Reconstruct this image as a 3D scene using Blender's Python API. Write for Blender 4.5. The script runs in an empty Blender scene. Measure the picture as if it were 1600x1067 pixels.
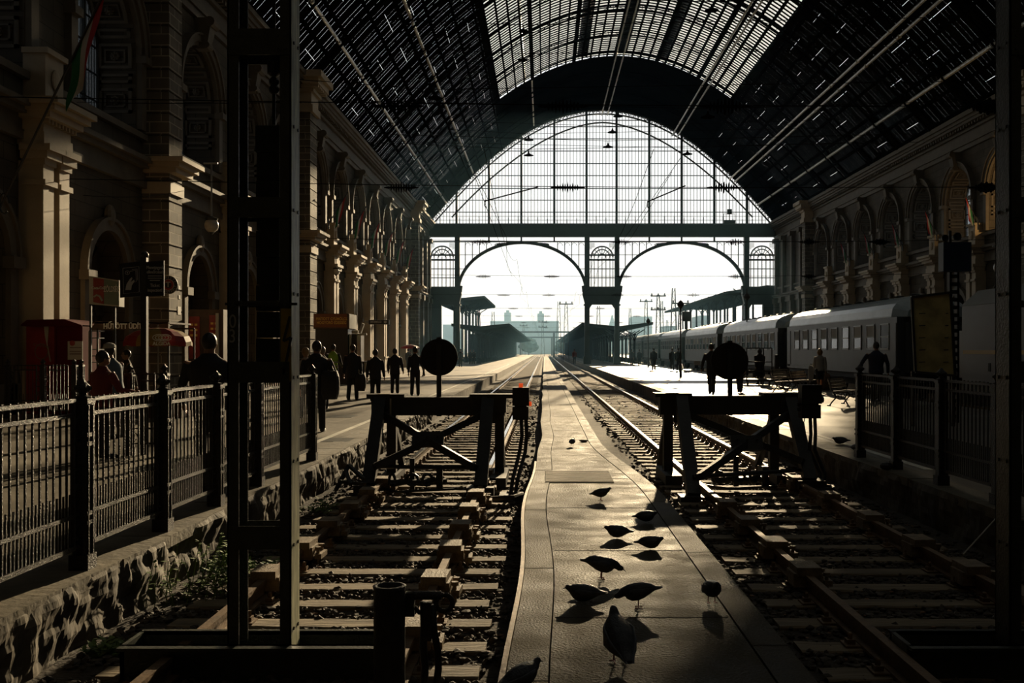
import bpy, bmesh, math, random
from mathutils import Vector, Matrix, noise as mnoise
random.seed(7)
PI = math.pi
sc = bpy.context.scene
COL = sc.collection
# ---------------------------------------------------------------- camera, sky, sun, exposure
H = 1.98                       # eye height over the rail heads
F = 1555.6                     # focal length in pixels of the 1600 wide frame
cd = bpy.data.cameras.new('camera'); cam = bpy.data.objects.new('camera', cd); COL.objects.link(cam)
cd.sensor_width = 36.0; cd.lens = 35.0; cd.shift_x = -50/1600; cd.shift_y = 13.5/1600
cd.clip_start = .05; cd.clip_end = 3000
cam.location = (0, 0, H); cam.rotation_euler = (PI/2, 0, 0); sc.camera = cam
SUN_EL, SUN_AZ = math.radians(13.3), math.radians(8.6)
w = bpy.data.worlds.new('sky'); sc.world = w; w.use_nodes = True
nt = w.node_tree; nt.nodes.clear()
wo = nt.nodes.new('ShaderNodeOutputWorld'); bg = nt.nodes.new('ShaderNodeBackground')
tc = nt.nodes.new('ShaderNodeTexCoord'); sx = nt.nodes.new('ShaderNodeSeparateXYZ'); rp = nt.nodes.new('ShaderNodeValToRGB')
nt.links.new(tc.outputs['Generated'], sx.inputs[0]); nt.links.new(sx.outputs['Z'], rp.inputs[0])
cr = rp.color_ramp; cr.elements[0].position = 0.0; cr.elements[0].color = (.98, 1.0, 1.0, 1)
cr.elements[1].position = 1.0; cr.elements[1].color = (.09, .11, .13, 1)
e = cr.elements.new(.34); e.color = (.90, .94, .95, 1)
e = cr.elements.new(.50); e.color = (.20, .235, .26, 1)
nt.links.new(rp.outputs[0], bg.inputs[0]); bg.inputs[1].default_value = 1.25
nt.links.new(bg.outputs[0], wo.inputs[0])
sl = bpy.data.lights.new('sun', 'SUN'); so = bpy.data.objects.new('sun', sl); COL.objects.link(so)
sl.energy = 9.0; sl.color = (1.0, .80, .50); sl.angle = math.radians(.55)
sd = Vector((math.sin(SUN_AZ)*math.cos(SUN_EL), math.cos(SUN_AZ)*math.cos(SUN_EL), math.sin(SUN_EL)))
so.rotation_euler = sd.to_track_quat('Z', 'Y').to_euler(); so.location = sd*200
sc.view_settings.view_transform = 'Standard'; sc.view_settings.look = 'None'
sc.view_settings.gamma = 1; sc.view_settings.exposure = 0.0; sc.view_settings.use_curve_mapping = False
sc.cycles.use_denoising = True
sc.cycles.max_bounces = 7; sc.cycles.diffuse_bounces = 2; sc.cycles.glossy_bounces = 3
sc.cycles.transparent_max_bounces = 24; sc.cycles.volume_bounces = 0
sc.cycles.sample_clamp_indirect = 4.0
sc.cycles.caustics_reflective = False; sc.cycles.caustics_refractive = False

# ---------------------------------------------------------------- helpers
def at(x, y, Y):               # the point at depth Y seen at a pixel of the photograph
    return Vector(((x-850)/F*Y, Y, H-(y-547)/F*Y))
def tag(o, label=None, cat=None, group=None, kind=None):
    if label: o['label'] = label
    if cat: o['category'] = cat
    if group: o['group'] = group
    if kind: o['kind'] = kind
    return o
def empty(name, loc=(0,0,0), rz=0, label=None, cat=None, group=None, kind=None, parent=None):
    o = bpy.data.objects.new(name, None); COL.objects.link(o); o.empty_display_size = .2
    o.location = loc; o.rotation_euler = (0, 0, rz)
    if parent: o.parent = parent
    return tag(o, label, cat, group, kind)
class MB:
    def __init__(s): s.v = []; s.f = []; s.m = []; s.cur = 0
    def add(s, vs, fs):
        n = len(s.v); s.v += [tuple(v) for v in vs]
        s.f += [tuple(i+n for i in f) for f in fs]; s.m += [s.cur]*len(fs); return s
    def quad(s, a, b, c, d): return s.add([a, b, c, d], [(0, 1, 2, 3)])
    def box(s, x0, x1, y0, y1, z0, z1):
        v = [(x, y, z) for x in (x0, x1) for y in (y0, y1) for z in (z0, z1)]
        return s.add(v, [(0,1,3,2), (4,6,7,5), (0,4,5,1), (2,3,7,6), (0,2,6,4), (1,5,7,3)])
    def obox(s, c, sz, rot=None):
        c = Vector(c); r = rot or Matrix.Identity(3); a, b, d = sz[0]/2, sz[1]/2, sz[2]/2
        v = [c + r @ Vector((x, y, z)) for x in (-a, a) for y in (-b, b) for z in (-d, d)]
        return s.add(v, [(0,1,3,2), (4,6,7,5), (0,4,5,1), (2,3,7,6), (0,2,6,4), (1,5,7,3)])
    def bar(s, p, q, w, h=None, up=(0,0,1)):   # rectangular bar: w across, h along 'up'
        p = Vector(p); q = Vector(q); h = h or w; d = (q-p)
        if d.length < 1e-6: return s
        d.normalize(); u = Vector(up)
        if abs(d.dot(u)) > .98: u = Vector((0,1,0)) if abs(d.y) < .9 else Vector((1,0,0))
        sd_ = d.cross(u).normalized(); u = sd_.cross(d).normalized()
        v = []
        for c in (p, q):
            for a, b in ((-1,-1), (1,-1), (1,1), (-1,1)): v.append(c + sd_*a*w/2 + u*b*h/2)
        return s.add(v, [(0,1,2,3), (7,6,5,4), (0,4,5,1), (1,5,6,2), (2,6,7,3), (3,7,4,0)])
    def tube(s, pts, r, n=8, cap=True):
        pts = [Vector(p) for p in pts]; k = len(pts)
        rs = r if isinstance(r, (list, tuple)) else [r]*k
        vs = []; ref = None
        for i, p in enumerate(pts):
            d = (pts[min(i+1, k-1)]-pts[max(i-1, 0)])
            d = d.normalized() if d.length > 1e-9 else Vector((0,0,1))
            if ref is None: ref = Vector((0,0,1)) if abs(d.z) < .9 else Vector((1,0,0))
            a = d.cross(ref)
            if a.length < 1e-4: a = d.cross(Vector((0,1,0)))
            a.normalize(); b = d.cross(a).normalized(); ref = a.cross(d)
            for j in range(n):
                t = 2*PI*j/n; vs.append(p + (a*math.cos(t)+b*math.sin(t))*rs[i])
        fs = [(i*n+j, i*n+(j+1)%n, (i+1)*n+(j+1)%n, (i+1)*n+j) for i in range(k-1) for j in range(n)]
        if cap: fs += [tuple(range(n-1, -1, -1)), tuple(range((k-1)*n, k*n))]
        return s.add(vs, fs)
    def lathe(s, prof, c=(0,0,0), n=16, sx=1, sy=1):   # prof: (radius, z)
        c = Vector(c); k = len(prof)
        vs = [c + Vector((r*math.cos(2*PI*j/n)*sx, r*math.sin(2*PI*j/n)*sy, z)) for r, z in prof for j in range(n)]
        fs = [(i*n+j, i*n+(j+1)%n, (i+1)*n+(j+1)%n, (i+1)*n+j) for i in range(k-1) for j in range(n)]
        fs += [tuple(range(n-1, -1, -1)), tuple(range((k-1)*n, k*n))]
        return s.add(vs, fs)
    def ball(s, c, r, n=10, sc_=(1,1,1)):
        m = max(4, n//2+1)
        prof = [(r*math.sin(PI*i/m) if 0 < i < m else r*.02, -r*math.cos(PI*i/m)*sc_[2]) for i in range(m+1)]
        return s.lathe(prof, c, n, sc_[0], sc_[1])
    def disc(s, c, r, t, n=32, axis='y'):      # solid disc of thickness t
        c = Vector(c); vs = []
        for k in (-.5, .5):
            for j in range(n):
                a = 2*PI*j/n; u, v = r*math.cos(a), r*math.sin(a)
                vs.append(c + (Vector((u, k*t, v)) if axis == 'y' else Vector((k*t, u, v)) if axis == 'x' else Vector((u, v, k*t))))
        fs = [tuple(range(n)), tuple(range(2*n-1, n-1, -1))] + [(j, n+j, n+(j+1)%n, (j+1)%n) for j in range(n)]
        return s.add(vs, fs)
    def prism(s, poly, a, b):                  # poly: (x, z) outline, extruded from y=a to y=b
        n = len(poly); vs = [(x, a, z) for x, z in poly] + [(x, b, z) for x, z in poly]
        return s.add(vs, [tuple(range(n)), tuple(range(2*n-1, n-1, -1))] + [(j, n+j, n+(j+1)%n, (j+1)%n) for j in range(n)])
    def xf(s, M, n0=0):
        for i in range(n0, len(s.v)): s.v[i] = tuple(M @ Vector(s.v[i]))
        return s
    def build(s, name, mat, parent=None, smooth=False, base=True, label=None, cat=None, group=None, kind=None, recalc=True):
        me = bpy.data.meshes.new(name)
        off = Vector((0,0,0))
        if parent is not None:
            p = parent
            while p is not None: off += Vector(p.location); p = p.parent
        elif base and s.v:
            xs = [v[0] for v in s.v]; ys = [v[1] for v in s.v]
            off = Vector(((min(xs)+max(xs))/2, (min(ys)+max(ys))/2, min(v[2] for v in s.v)))
        me.from_pydata([(v[0]-off.x, v[1]-off.y, v[2]-off.z) for v in s.v], [], s.f)
        for m_ in (mat if isinstance(mat, (list, tuple)) else [mat]): me.materials.append(m_)
        if any(s.m): me.polygons.foreach_set('material_index', s.m)
        if recalc:
            bm = bmesh.new(); bm.from_mesh(me); bmesh.ops.recalc_face_normals(bm, faces=bm.faces); bm.to_mesh(me); bm.free()
        if smooth: me.polygons.foreach_set('use_smooth', [True]*len(me.polygons))
        me.update()
        o = bpy.data.objects.new(name, me); COL.objects.link(o)
        if parent is not None: o.parent = parent
        else: o.location = off
        return tag(o, label, cat, group, kind)
KIDS = {}
def kids(o): return [c for c in bpy.data.objects if c.parent == o]
def copy_tree(o, loc=None, rz=None, label=None, scale=None):
    def rec(a, par):
        c = a.copy(); COL.objects.link(c)
        if par is not None: c.parent = par
        for ch in KIDS.setdefault(a.name, kids(a)): rec(ch, c)
        return c
    r = rec(o, None)
    if loc is not None: r.location = loc
    if rz is not None: r.rotation_euler = (0, 0, rz)
    if scale is not None: r.scale = (scale,)*3
    if label: r['label'] = label
    return r
def text_mesh(name, txt, size, M, mat, parent, bold=0.0, align='CENTER', extrude=.004, sx_=1.0):
    cu = bpy.data.curves.new(name, 'FONT'); cu.body = txt; cu.size = size; cu.align_x = align; cu.align_y = 'CENTER'
    cu.extrude = extrude; cu.offset = bold
    t = bpy.data.objects.new(name, cu); COL.objects.link(t)
    bpy.context.view_layer.update()
    me = bpy.data.meshes.new_from_object(t.evaluated_get(bpy.context.evaluated_depsgraph_get()))
    bpy.data.objects.remove(t); me.materials.clear(); me.materials.append(mat)
    off = Vector((0,0,0)); p = parent
    while p is not None: off += Vector(p.location); p = p.parent
    me.transform(Matrix.Translation(-off) @ M @ Matrix.Scale(sx_, 4, (1,0,0)))
    o = bpy.data.objects.new(name, me); COL.objects.link(o); o.parent = parent
    return o
def face_cam(p, yaw=0.0):       # text standing upright, read from the camera side (-Y)
    return Matrix.Translation(p) @ Matrix.Rotation(yaw, 4, 'Z') @ Matrix.Rotation(PI/2, 4, 'X')

# ---------------------------------------------------------------- materials
M = {}
def mat(name, col, rough=.6, metal=0.0, var=0.0, scale=3.0, bump=0.0, bscale=None, spec=.5, col2=None, rvar=0.0, stretch=(1,1,1), detail=6):
    m = bpy.data.materials.new(name); m.use_nodes = True; n = m.node_tree; b = n.nodes['Principled BSDF']
    b.inputs['Base Color'].default_value = (*col, 1); b.inputs['Roughness'].default_value = rough
    b.inputs['Metallic'].default_value = metal; b.inputs['Specular IOR Level'].default_value = spec
    if var or bump or rvar or col2:
        g = n.nodes.new('ShaderNodeNewGeometry'); mp = n.nodes.new('ShaderNodeMapping'); mp.inputs['Scale'].default_value = stretch
        n.links.new(g.outputs['Position'], mp.inputs[0])
        t = n.nodes.new('ShaderNodeTexNoise'); t.inputs['Scale'].default_value = scale; t.inputs['Detail'].default_value = detail
        t.inputs['Roughness'].default_value = .62
        n.links.new(mp.outputs[0], t.inputs['Vector'])
        if var or col2:
            r = n.nodes.new('ShaderNodeValToRGB'); r.color_ramp.elements[0].position = .32; r.color_ramp.elements[1].position = .68
            c2 = col2 or tuple(min(1, c*(1+var)) for c in col)
            c1 = tuple(c*(1-var) for c in col) if not col2 else col
            r.color_ramp.elements[0].color = (*c1, 1); r.color_ramp.elements[1].color = (*c2, 1)
            n.links.new(t.outputs[0], r.inputs[0]); n.links.new(r.outputs[0], b.inputs['Base Color'])
        if rvar:
            mr = n.nodes.new('ShaderNodeMapRange'); mr.inputs['From Min'].default_value = .3; mr.inputs['From Max'].default_value = .7
            mr.inputs['To Min'].default_value = rough-rvar; mr.inputs['To Max'].default_value = rough+rvar
            n.links.new(t.outputs[0], mr.inputs[0]); n.links.new(mr.outputs[0], b.inputs['Roughness'])
        if bump:
            t2 = n.nodes.new('ShaderNodeTexNoise'); t2.inputs['Scale'].default_value = bscale or scale*6; t2.inputs['Detail'].default_value = 5
            n.links.new(mp.outputs[0], t2.inputs['Vector'])
            bp = n.nodes.new('ShaderNodeBump'); bp.inputs['Strength'].default_value = min(1, bump); bp.inputs['Distance'].default_value = .02*max(1, bump)
            n.links.new(t2.outputs[0], bp.inputs['Height']); n.links.new(bp.outputs[0], b.inputs['Normal'])
    M[name] = m; return m
def glass(name, tcol, trans, translucent=0.0, gloss=.1):
    m = bpy.data.materials.new(name); m.use_nodes = True; n = m.node_tree; n.nodes.clear()
    o = n.nodes.new('ShaderNodeOutputMaterial'); t = n.nodes.new('ShaderNodeBsdfTransparent'); t.inputs[0].default_value = (*[c*trans for c in tcol], 1)
    g = n.nodes.new('ShaderNodeBsdfGlossy'); g.inputs['Roughness'].default_value = .08; g.inputs[0].default_value = (1, 1, 1, 1)
    fr = n.nodes.new('ShaderNodeFresnel'); fr.inputs[0].default_value = 1.45
    ml = n.nodes.new('ShaderNodeMath'); ml.operation = 'MULTIPLY'; ml.inputs[1].default_value = gloss*10
    n.links.new(fr.outputs[0], ml.inputs[0])
    mx = n.nodes.new('ShaderNodeMixShader'); ml.use_clamp = True
    n.links.new(ml.outputs[0], mx.inputs[0]); n.links.new(t.outputs[0], mx.inputs[1]); n.links.new(g.outputs[0], mx.inputs[2])
    last = mx
    if translucent:
        tl = n.nodes.new('ShaderNodeBsdfTranslucent'); tl.inputs[0].default_value = (*[c*translucent for c in tcol], 1)
        ad = n.nodes.new('ShaderNodeAddShader'); n.links.new(mx.outputs[0], ad.inputs[0]); n.links.new(tl.outputs[0], ad.inputs[1]); last = ad
    n.links.new(last.outputs[0], o.inputs[0]); M[name] = m; return m
def brick_mat(name, c1, c2, mortar, bw, bh, rough=.8, ms=.012, bump=.6, soot=None):
    m = bpy.data.materials.new(name); m.use_nodes = True; n = m.node_tree; b = n.nodes['Principled BSDF']; b.inputs['Roughness'].default_value = rough
    b.inputs['Specular IOR Level'].default_value = .3
    g = n.nodes.new('ShaderNodeNewGeometry'); s = n.nodes.new('ShaderNodeSeparateXYZ'); a = n.nodes.new('ShaderNodeMath'); c = n.nodes.new('ShaderNodeCombineXYZ')
    n.links.new(g.outputs['Position'], s.inputs[0]); n.links.new(s.outputs[0], a.inputs[0]); n.links.new(s.outputs[1], a.inputs[1])
    n.links.new(a.outputs[0], c.inputs[0]); n.links.new(s.outputs[2], c.inputs[1])
    br = n.nodes.new('ShaderNodeTexBrick'); br.inputs['Scale'].default_value = 1; br.inputs['Brick Width'].default_value = bw; br.inputs['Row Height'].default_value = bh
    br.inputs['Mortar Size'].default_value = ms; br.inputs['Mortar Smooth'].default_value = .3
    br.inputs['Color1'].default_value = (*c1, 1); br.inputs['Color2'].default_value = (*c2, 1); br.inputs['Mortar'].default_value = (*mortar, 1)
    n.links.new(c.outputs[0], br.inputs[0])
    t = n.nodes.new('ShaderNodeTexNoise'); t.inputs['Scale'].default_value = .9; t.inputs['Detail'].default_value = 7; n.links.new(g.outputs['Position'], t.inputs['Vector'])
    r = n.nodes.new('ShaderNodeValToRGB'); r.color_ramp.elements[0].position = .3; r.color_ramp.elements[0].color = (.55,.55,.55,1); r.color_ramp.elements[1].position = .7
    n.links.new(t.outputs[0], r.inputs[0])
    mx = n.nodes.new('ShaderNodeMix'); mx.data_type = 'RGBA'; mx.blend_type = 'MULTIPLY'; mx.inputs[0].default_value = 1
    n.links.new(br.outputs[0], mx.inputs[6]); n.links.new(r.outputs[0], mx.inputs[7]); n.links.new(mx.outputs[2], b.inputs['Base Color'])
    bp = n.nodes.new('ShaderNodeBump'); bp.inputs['Strength'].default_value = bump; bp.inputs['Distance'].default_value = .03; bp.invert = True
    n.links.new(br.outputs[1], bp.inputs['Height']); n.links.new(bp.outputs[0], b.inputs['Normal'])
    M[name] = m; return m
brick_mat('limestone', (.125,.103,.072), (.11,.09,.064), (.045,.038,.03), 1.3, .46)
mat('carved_stone', (.135,.112,.08), .75, var=.18, scale=1.4, bump=.3, bscale=14)
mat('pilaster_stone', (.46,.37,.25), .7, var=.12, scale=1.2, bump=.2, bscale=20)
brick_mat('rusticated', (.21,.18,.135), (.165,.14,.105), (.48,.42,.32), .8, .38, bump=.3, ms=.022)
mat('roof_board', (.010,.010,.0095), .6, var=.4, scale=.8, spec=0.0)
mat('dark_iron', (.022,.026,.024), .5, var=.3, scale=2.0, spec=.5)
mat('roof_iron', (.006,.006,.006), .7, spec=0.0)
mat('gable_iron', (.030,.042,.040), .6, var=.15, scale=2.0)
mat('pipe_paint', (.55,.54,.48), .3, spec=.8)
mat('asphalt', (.165,.14,.10), .62, var=.35, scale=.55, bump=.5, bscale=9, rvar=.12)
mat('wet_paving', (.12,.105,.085), .40, spec=.38, var=.3, scale=.45, bump=.25, bscale=5, rvar=.12)
mat('walkway', (.060,.049,.030), .64, spec=.09, col2=(.115,.095,.06), var=.5, scale=2.2, bump=1.6, bscale=45, rvar=.15)
mat('walkway_edge', (.10,.083,.055), .65, spec=.10, var=.45, scale=2.4, bump=1.0, bscale=60, rvar=.12)
mat('edge_concrete', (.115,.095,.065), .85, var=.55, scale=2.2, bump=1.0, bscale=7, stretch=(1,1,.45))
mat('coping', (.17,.145,.10), .7, var=.45, scale=1.5, bump=.6, bscale=12)
mat('soil', (.045,.034,.022), .9, var=.5, scale=3.0, bump=1.0, bscale=22)
mat('ballast', (.075,.06,.043), .8, var=.6, scale=7.0)
mat('sleeper_wood', (.21,.16,.095), .75, var=.35, scale=2.5, bump=.8, bscale=10, stretch=(.35,5,1))
mat('rail_rust', (.20,.125,.065), .55, metal=.25, var=.35, scale=6, bump=.3)
mat('rail_steel', (.75,.72,.66), .2, metal=1.0)
mat('white_line', (.62,.60,.52), .7, var=.25, scale=3)
mat('outdoor_ground', (.09,.085,.07), .85, var=.4, scale=.2)
glass('lunette_glass', (1,1,.995), .93, gloss=.05)
glass('skylight_glass', (1,.96,.86), .80, translucent=.12, gloss=.03)
glass('dirty_window', (.80,.86,.92), .36, translucent=.05, gloss=.1)

# thin morning haze hanging in the far half of the shed and over the yard
hm = bpy.data.materials.new('haze'); hm.use_nodes = True; hn = hm.node_tree; hn.nodes.clear()
ho = hn.nodes.new('ShaderNodeOutputMaterial'); hs = hn.nodes.new('ShaderNodeVolumeScatter')
hs.inputs['Color'].default_value = (.32, .62, .85, 1); hs.inputs['Density'].default_value = .0011; hs.inputs['Anisotropy'].default_value = .1
hn.links.new(hs.outputs[0], ho.inputs['Volume'])
b = MB(); b.box(-70, 90, 62, 660, -.1, 32); b.build('haze', hm, label='thin bluish morning haze over the far tracks and the yard', cat='haze', kind='stuff')
# ---------------------------------------------------------------- the shed: profile of the vault
XC, HS, ZB, RISE, YG = 7.0, 20.9, 17.3, 13.6, 120.0
XL, XR = XC-HS, XC+HS
def vprof(u):
    u = abs(u); return max(0.0, 1-1.05*u*u+.05*u**8)
def vault(u, dr=0.0):          # dr: metres outward along the profile normal
    x = XC+HS*u; z = ZB+RISE*vprof(u)
    if dr:
        du = .004; dx = HS*2*du; dz = RISE*(vprof(u+du)-vprof(u-du)); l = math.hypot(dx, dz)
        x += -dz/l*dr; z += dx/l*dr
    return x, z
US = .545                      # the glazed middle reaches this far to both sides
Y0R, YSK = -10.0, 98.0         # the roof's near end, the far end of the glazing
# ground: track beds, platforms
b = MB(); b.box(-60, 70, -14, 1500, -1.2, -.186)
b.build('floor', M['soil'], label='earth and ballast bed below the tracks', kind='structure')
def grid_face(b, x, y0, y1, z0, z1, ny, nz, side, amp):   # a rough upright concrete face at x
    rows = []
    for i in range(ny+1):
        y = y0+(y1-y0)*i/ny; row = []
        for k in range(nz+1):
            z = z0+(z1-z0)*k/nz
            d = mnoise.fractal(Vector((y*1.7, z*3.5, x)), 1.0, 2.0, 5)*amp + abs(mnoise.noise(Vector((y*4.2, z*2.2, 3))))*amp*.8
            if k == nz: d = min(0, d)*.4-.01
            row.append((x+side*d, y, z + (0 if k < nz else -.004)))
        rows.append(row)
    vs = [v for r in rows for v in r]; n = nz+1
    b.add(vs, [(i*n+k, (i+1)*n+k, (i+1)*n+k+1, i*n+k+1) for i in range(ny) for k in range(nz)])
pl = empty('platform', (-9, 60, -.2), label='long left platform between the arcade wall and the left track', kind='structure')
b = MB(); b.box(-15.8, -3.50, -14, 340, -.2, .298); b.build('paving', M['asphalt'], pl)
b = MB(); grid_face(b, -3.38, -2, 30, -.25, .30, 620, 12, 1, .07)
b.quad((-3.38, 30, -.25), (-3.38, 340, -.25), (-3.38, 340, .3), (-3.38, 30, .3)); b.quad((-3.50, -2, -.25), (-3.38, -2, -.25), (-3.38, -2, .30), (-3.50, -2, .30))
b.build('edge_face', M['edge_concrete'], pl)
b = MB(); y = -2.0
while y < 340:
    l = 1.0 if y < 60 else 8.0
    j = random.uniform(-.012, .012); b.box(-3.86, -3.385+j, y, y+l-.015, .2, .301+random.uniform(0, .006)); y += l
b.build('coping', M['coping'], pl)
b = MB(); b.box(-4.22, -4.10, 10, 118, .296, .3035); b.box(-9.9, -9.78, 24, 118, .296, .303); b.build('edge_line', M['white_line'], pl)
b = MB()
for k in range(16):
    y = 18+k*6.5+random.uniform(-1, 1); x = random.uniform(-9, -4.6); b.box(x, x+random.uniform(.6, 1.6), y, y+random.uniform(.5, 1.2), .296, .3028)
b.build('manhole_cover', M['dark_iron'], pl)
pr = empty('platform', (9, 60, -.2), label='glossy right platform between the right track and the train', kind='structure')
b = MB(); b.box(4.86, 12.45, -14, 340, -.2, .298); b.build('paving', M['wet_paving'], pr)
b = MB(); grid_face(b, 4.74, -2, 30, -.25, .30, 400, 8, -1, .05)
b.quad((4.74, 30, -.25), (4.74, 340, -.25), (4.74, 340, .3), (4.74, 30, .3)); b.box(12.44, 12.5, -14, 340, -.2, .3)
b.build('edge_face', M['edge_concrete'], pr)
b = MB(); y = -2.0
while y < 340:
    l = 1.0 if y < 60 else 8.0
    j = random.uniform(-.012, .012); b.box(4.745+j, 5.2, y, y+l-.015, .2, .301+random.uniform(0, .006)); y += l
b.build('coping', M['coping'], pr)
b = MB(); b.box(5.35, 5.47, 14, 118, .296, .3035); b.build('edge_line', M['white_line'], pr)
b = MB(); b.box(16.6, 29.4, -14, 340, -.2, .3)
b.build('platform', M['wet_paving'], label='platform behind the train along the right arcade wall', kind='structure')
# the low walkway between the two tracks: a wide part near the camera, narrower further off
wk = empty('walkway', (.6, 40, -.2), label='low concrete walkway between the two tracks', kind='structure')
def wedge(y):
    t = min(1, max(0, (21.0-y)/8.0)); t = t*t*(3-2*t)
    return -.07-.13*t + .03*math.sin(y*.9), 1.18+.41*t
b = MB(); ys = [2.2+.3*i for i in range(70)]+[23+4*i for i in range(78)]
def rib(b, ys, xa, xb, z):     # strip between two curves with a side skirt
    for a, c in zip(ys[:-1], ys[1:]):
        b.quad((xa(a), a, z), (xb(a), a, z), (xb(c), c, z), (xa(c), c, z))
        b.quad((xa(a), a, -.25), (xa(a), a, z), (xa(c), c, z), (xa(c), c, -.25)); b.quad((xb(a), a, z), (xb(a), a, -.25), (xb(c), c, -.25), (xb(c), c, z))
    a = ys[0]; b.quad((xa(a), a, -.25), (xb(a), a, -.25), (xb(a), a, z), (xa(a), a, z))
rib(b, ys, lambda y: wedge(y)[0]+.26, lambda y: wedge(y)[1]-.24, .045); b.build('deck', M['walkway'], wk)
b = MB(); rib(b, ys, lambda y: wedge(y)[0], lambda y: wedge(y)[0]+.25, .052); rib(b, ys, lambda y: wedge(y)[1]-.23, lambda y: wedge(y)[1], .052)
b.build('kerb', M['walkway_edge'], wk)
b = MB()
for y in (4.9, 7.2, 9.6, 12.2, 15.0, 15.6, 19.5, 24, 29, 35): b.box(wedge(y)[0]+.28, wedge(y)[1]-.26, y, y+.018, .046, .0475)
for y in (5.8, 8.8, 12, 16, 21, 27): b.box(wedge(y)[0], wedge(y)[0]+.25, y, y+.014, .05, .0545); b.box(wedge(y)[1]-.23, wedge(y)[1], y+.7, y+.714, .05, .0545)
b.build('joint', M['soil'], wk)
b = MB(); b.box(.02, 1.02, 14.5, 15.9, .045, .058)
for k in range(9): b.box(.02, 1.02, 14.55+k*.15, 14.63+k*.15, .058, .066)
b.build('crossing_planks', M['sleeper_wood'], wk)
b = MB()
for a, c in zip(ys[:50], ys[1:51]):
    x, x2 = wedge(a)[0]-.04, wedge(c)[0]-.04
    b.add([(x, a, -.2), (x+.035, a, -.2), (x+.035, a, .062), (x, a, .062), (x2, c, -.2), (x2+.035, c, -.2), (x2+.035, c, .062), (x2, c, .062)],
          [(0,1,2,3), (0,4,5,1), (1,5,6,2), (2,6,7,3), (3,7,4,0), (7,6,5,4)])
b.build('edge_rail', M['rail_rust'], wk)

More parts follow.
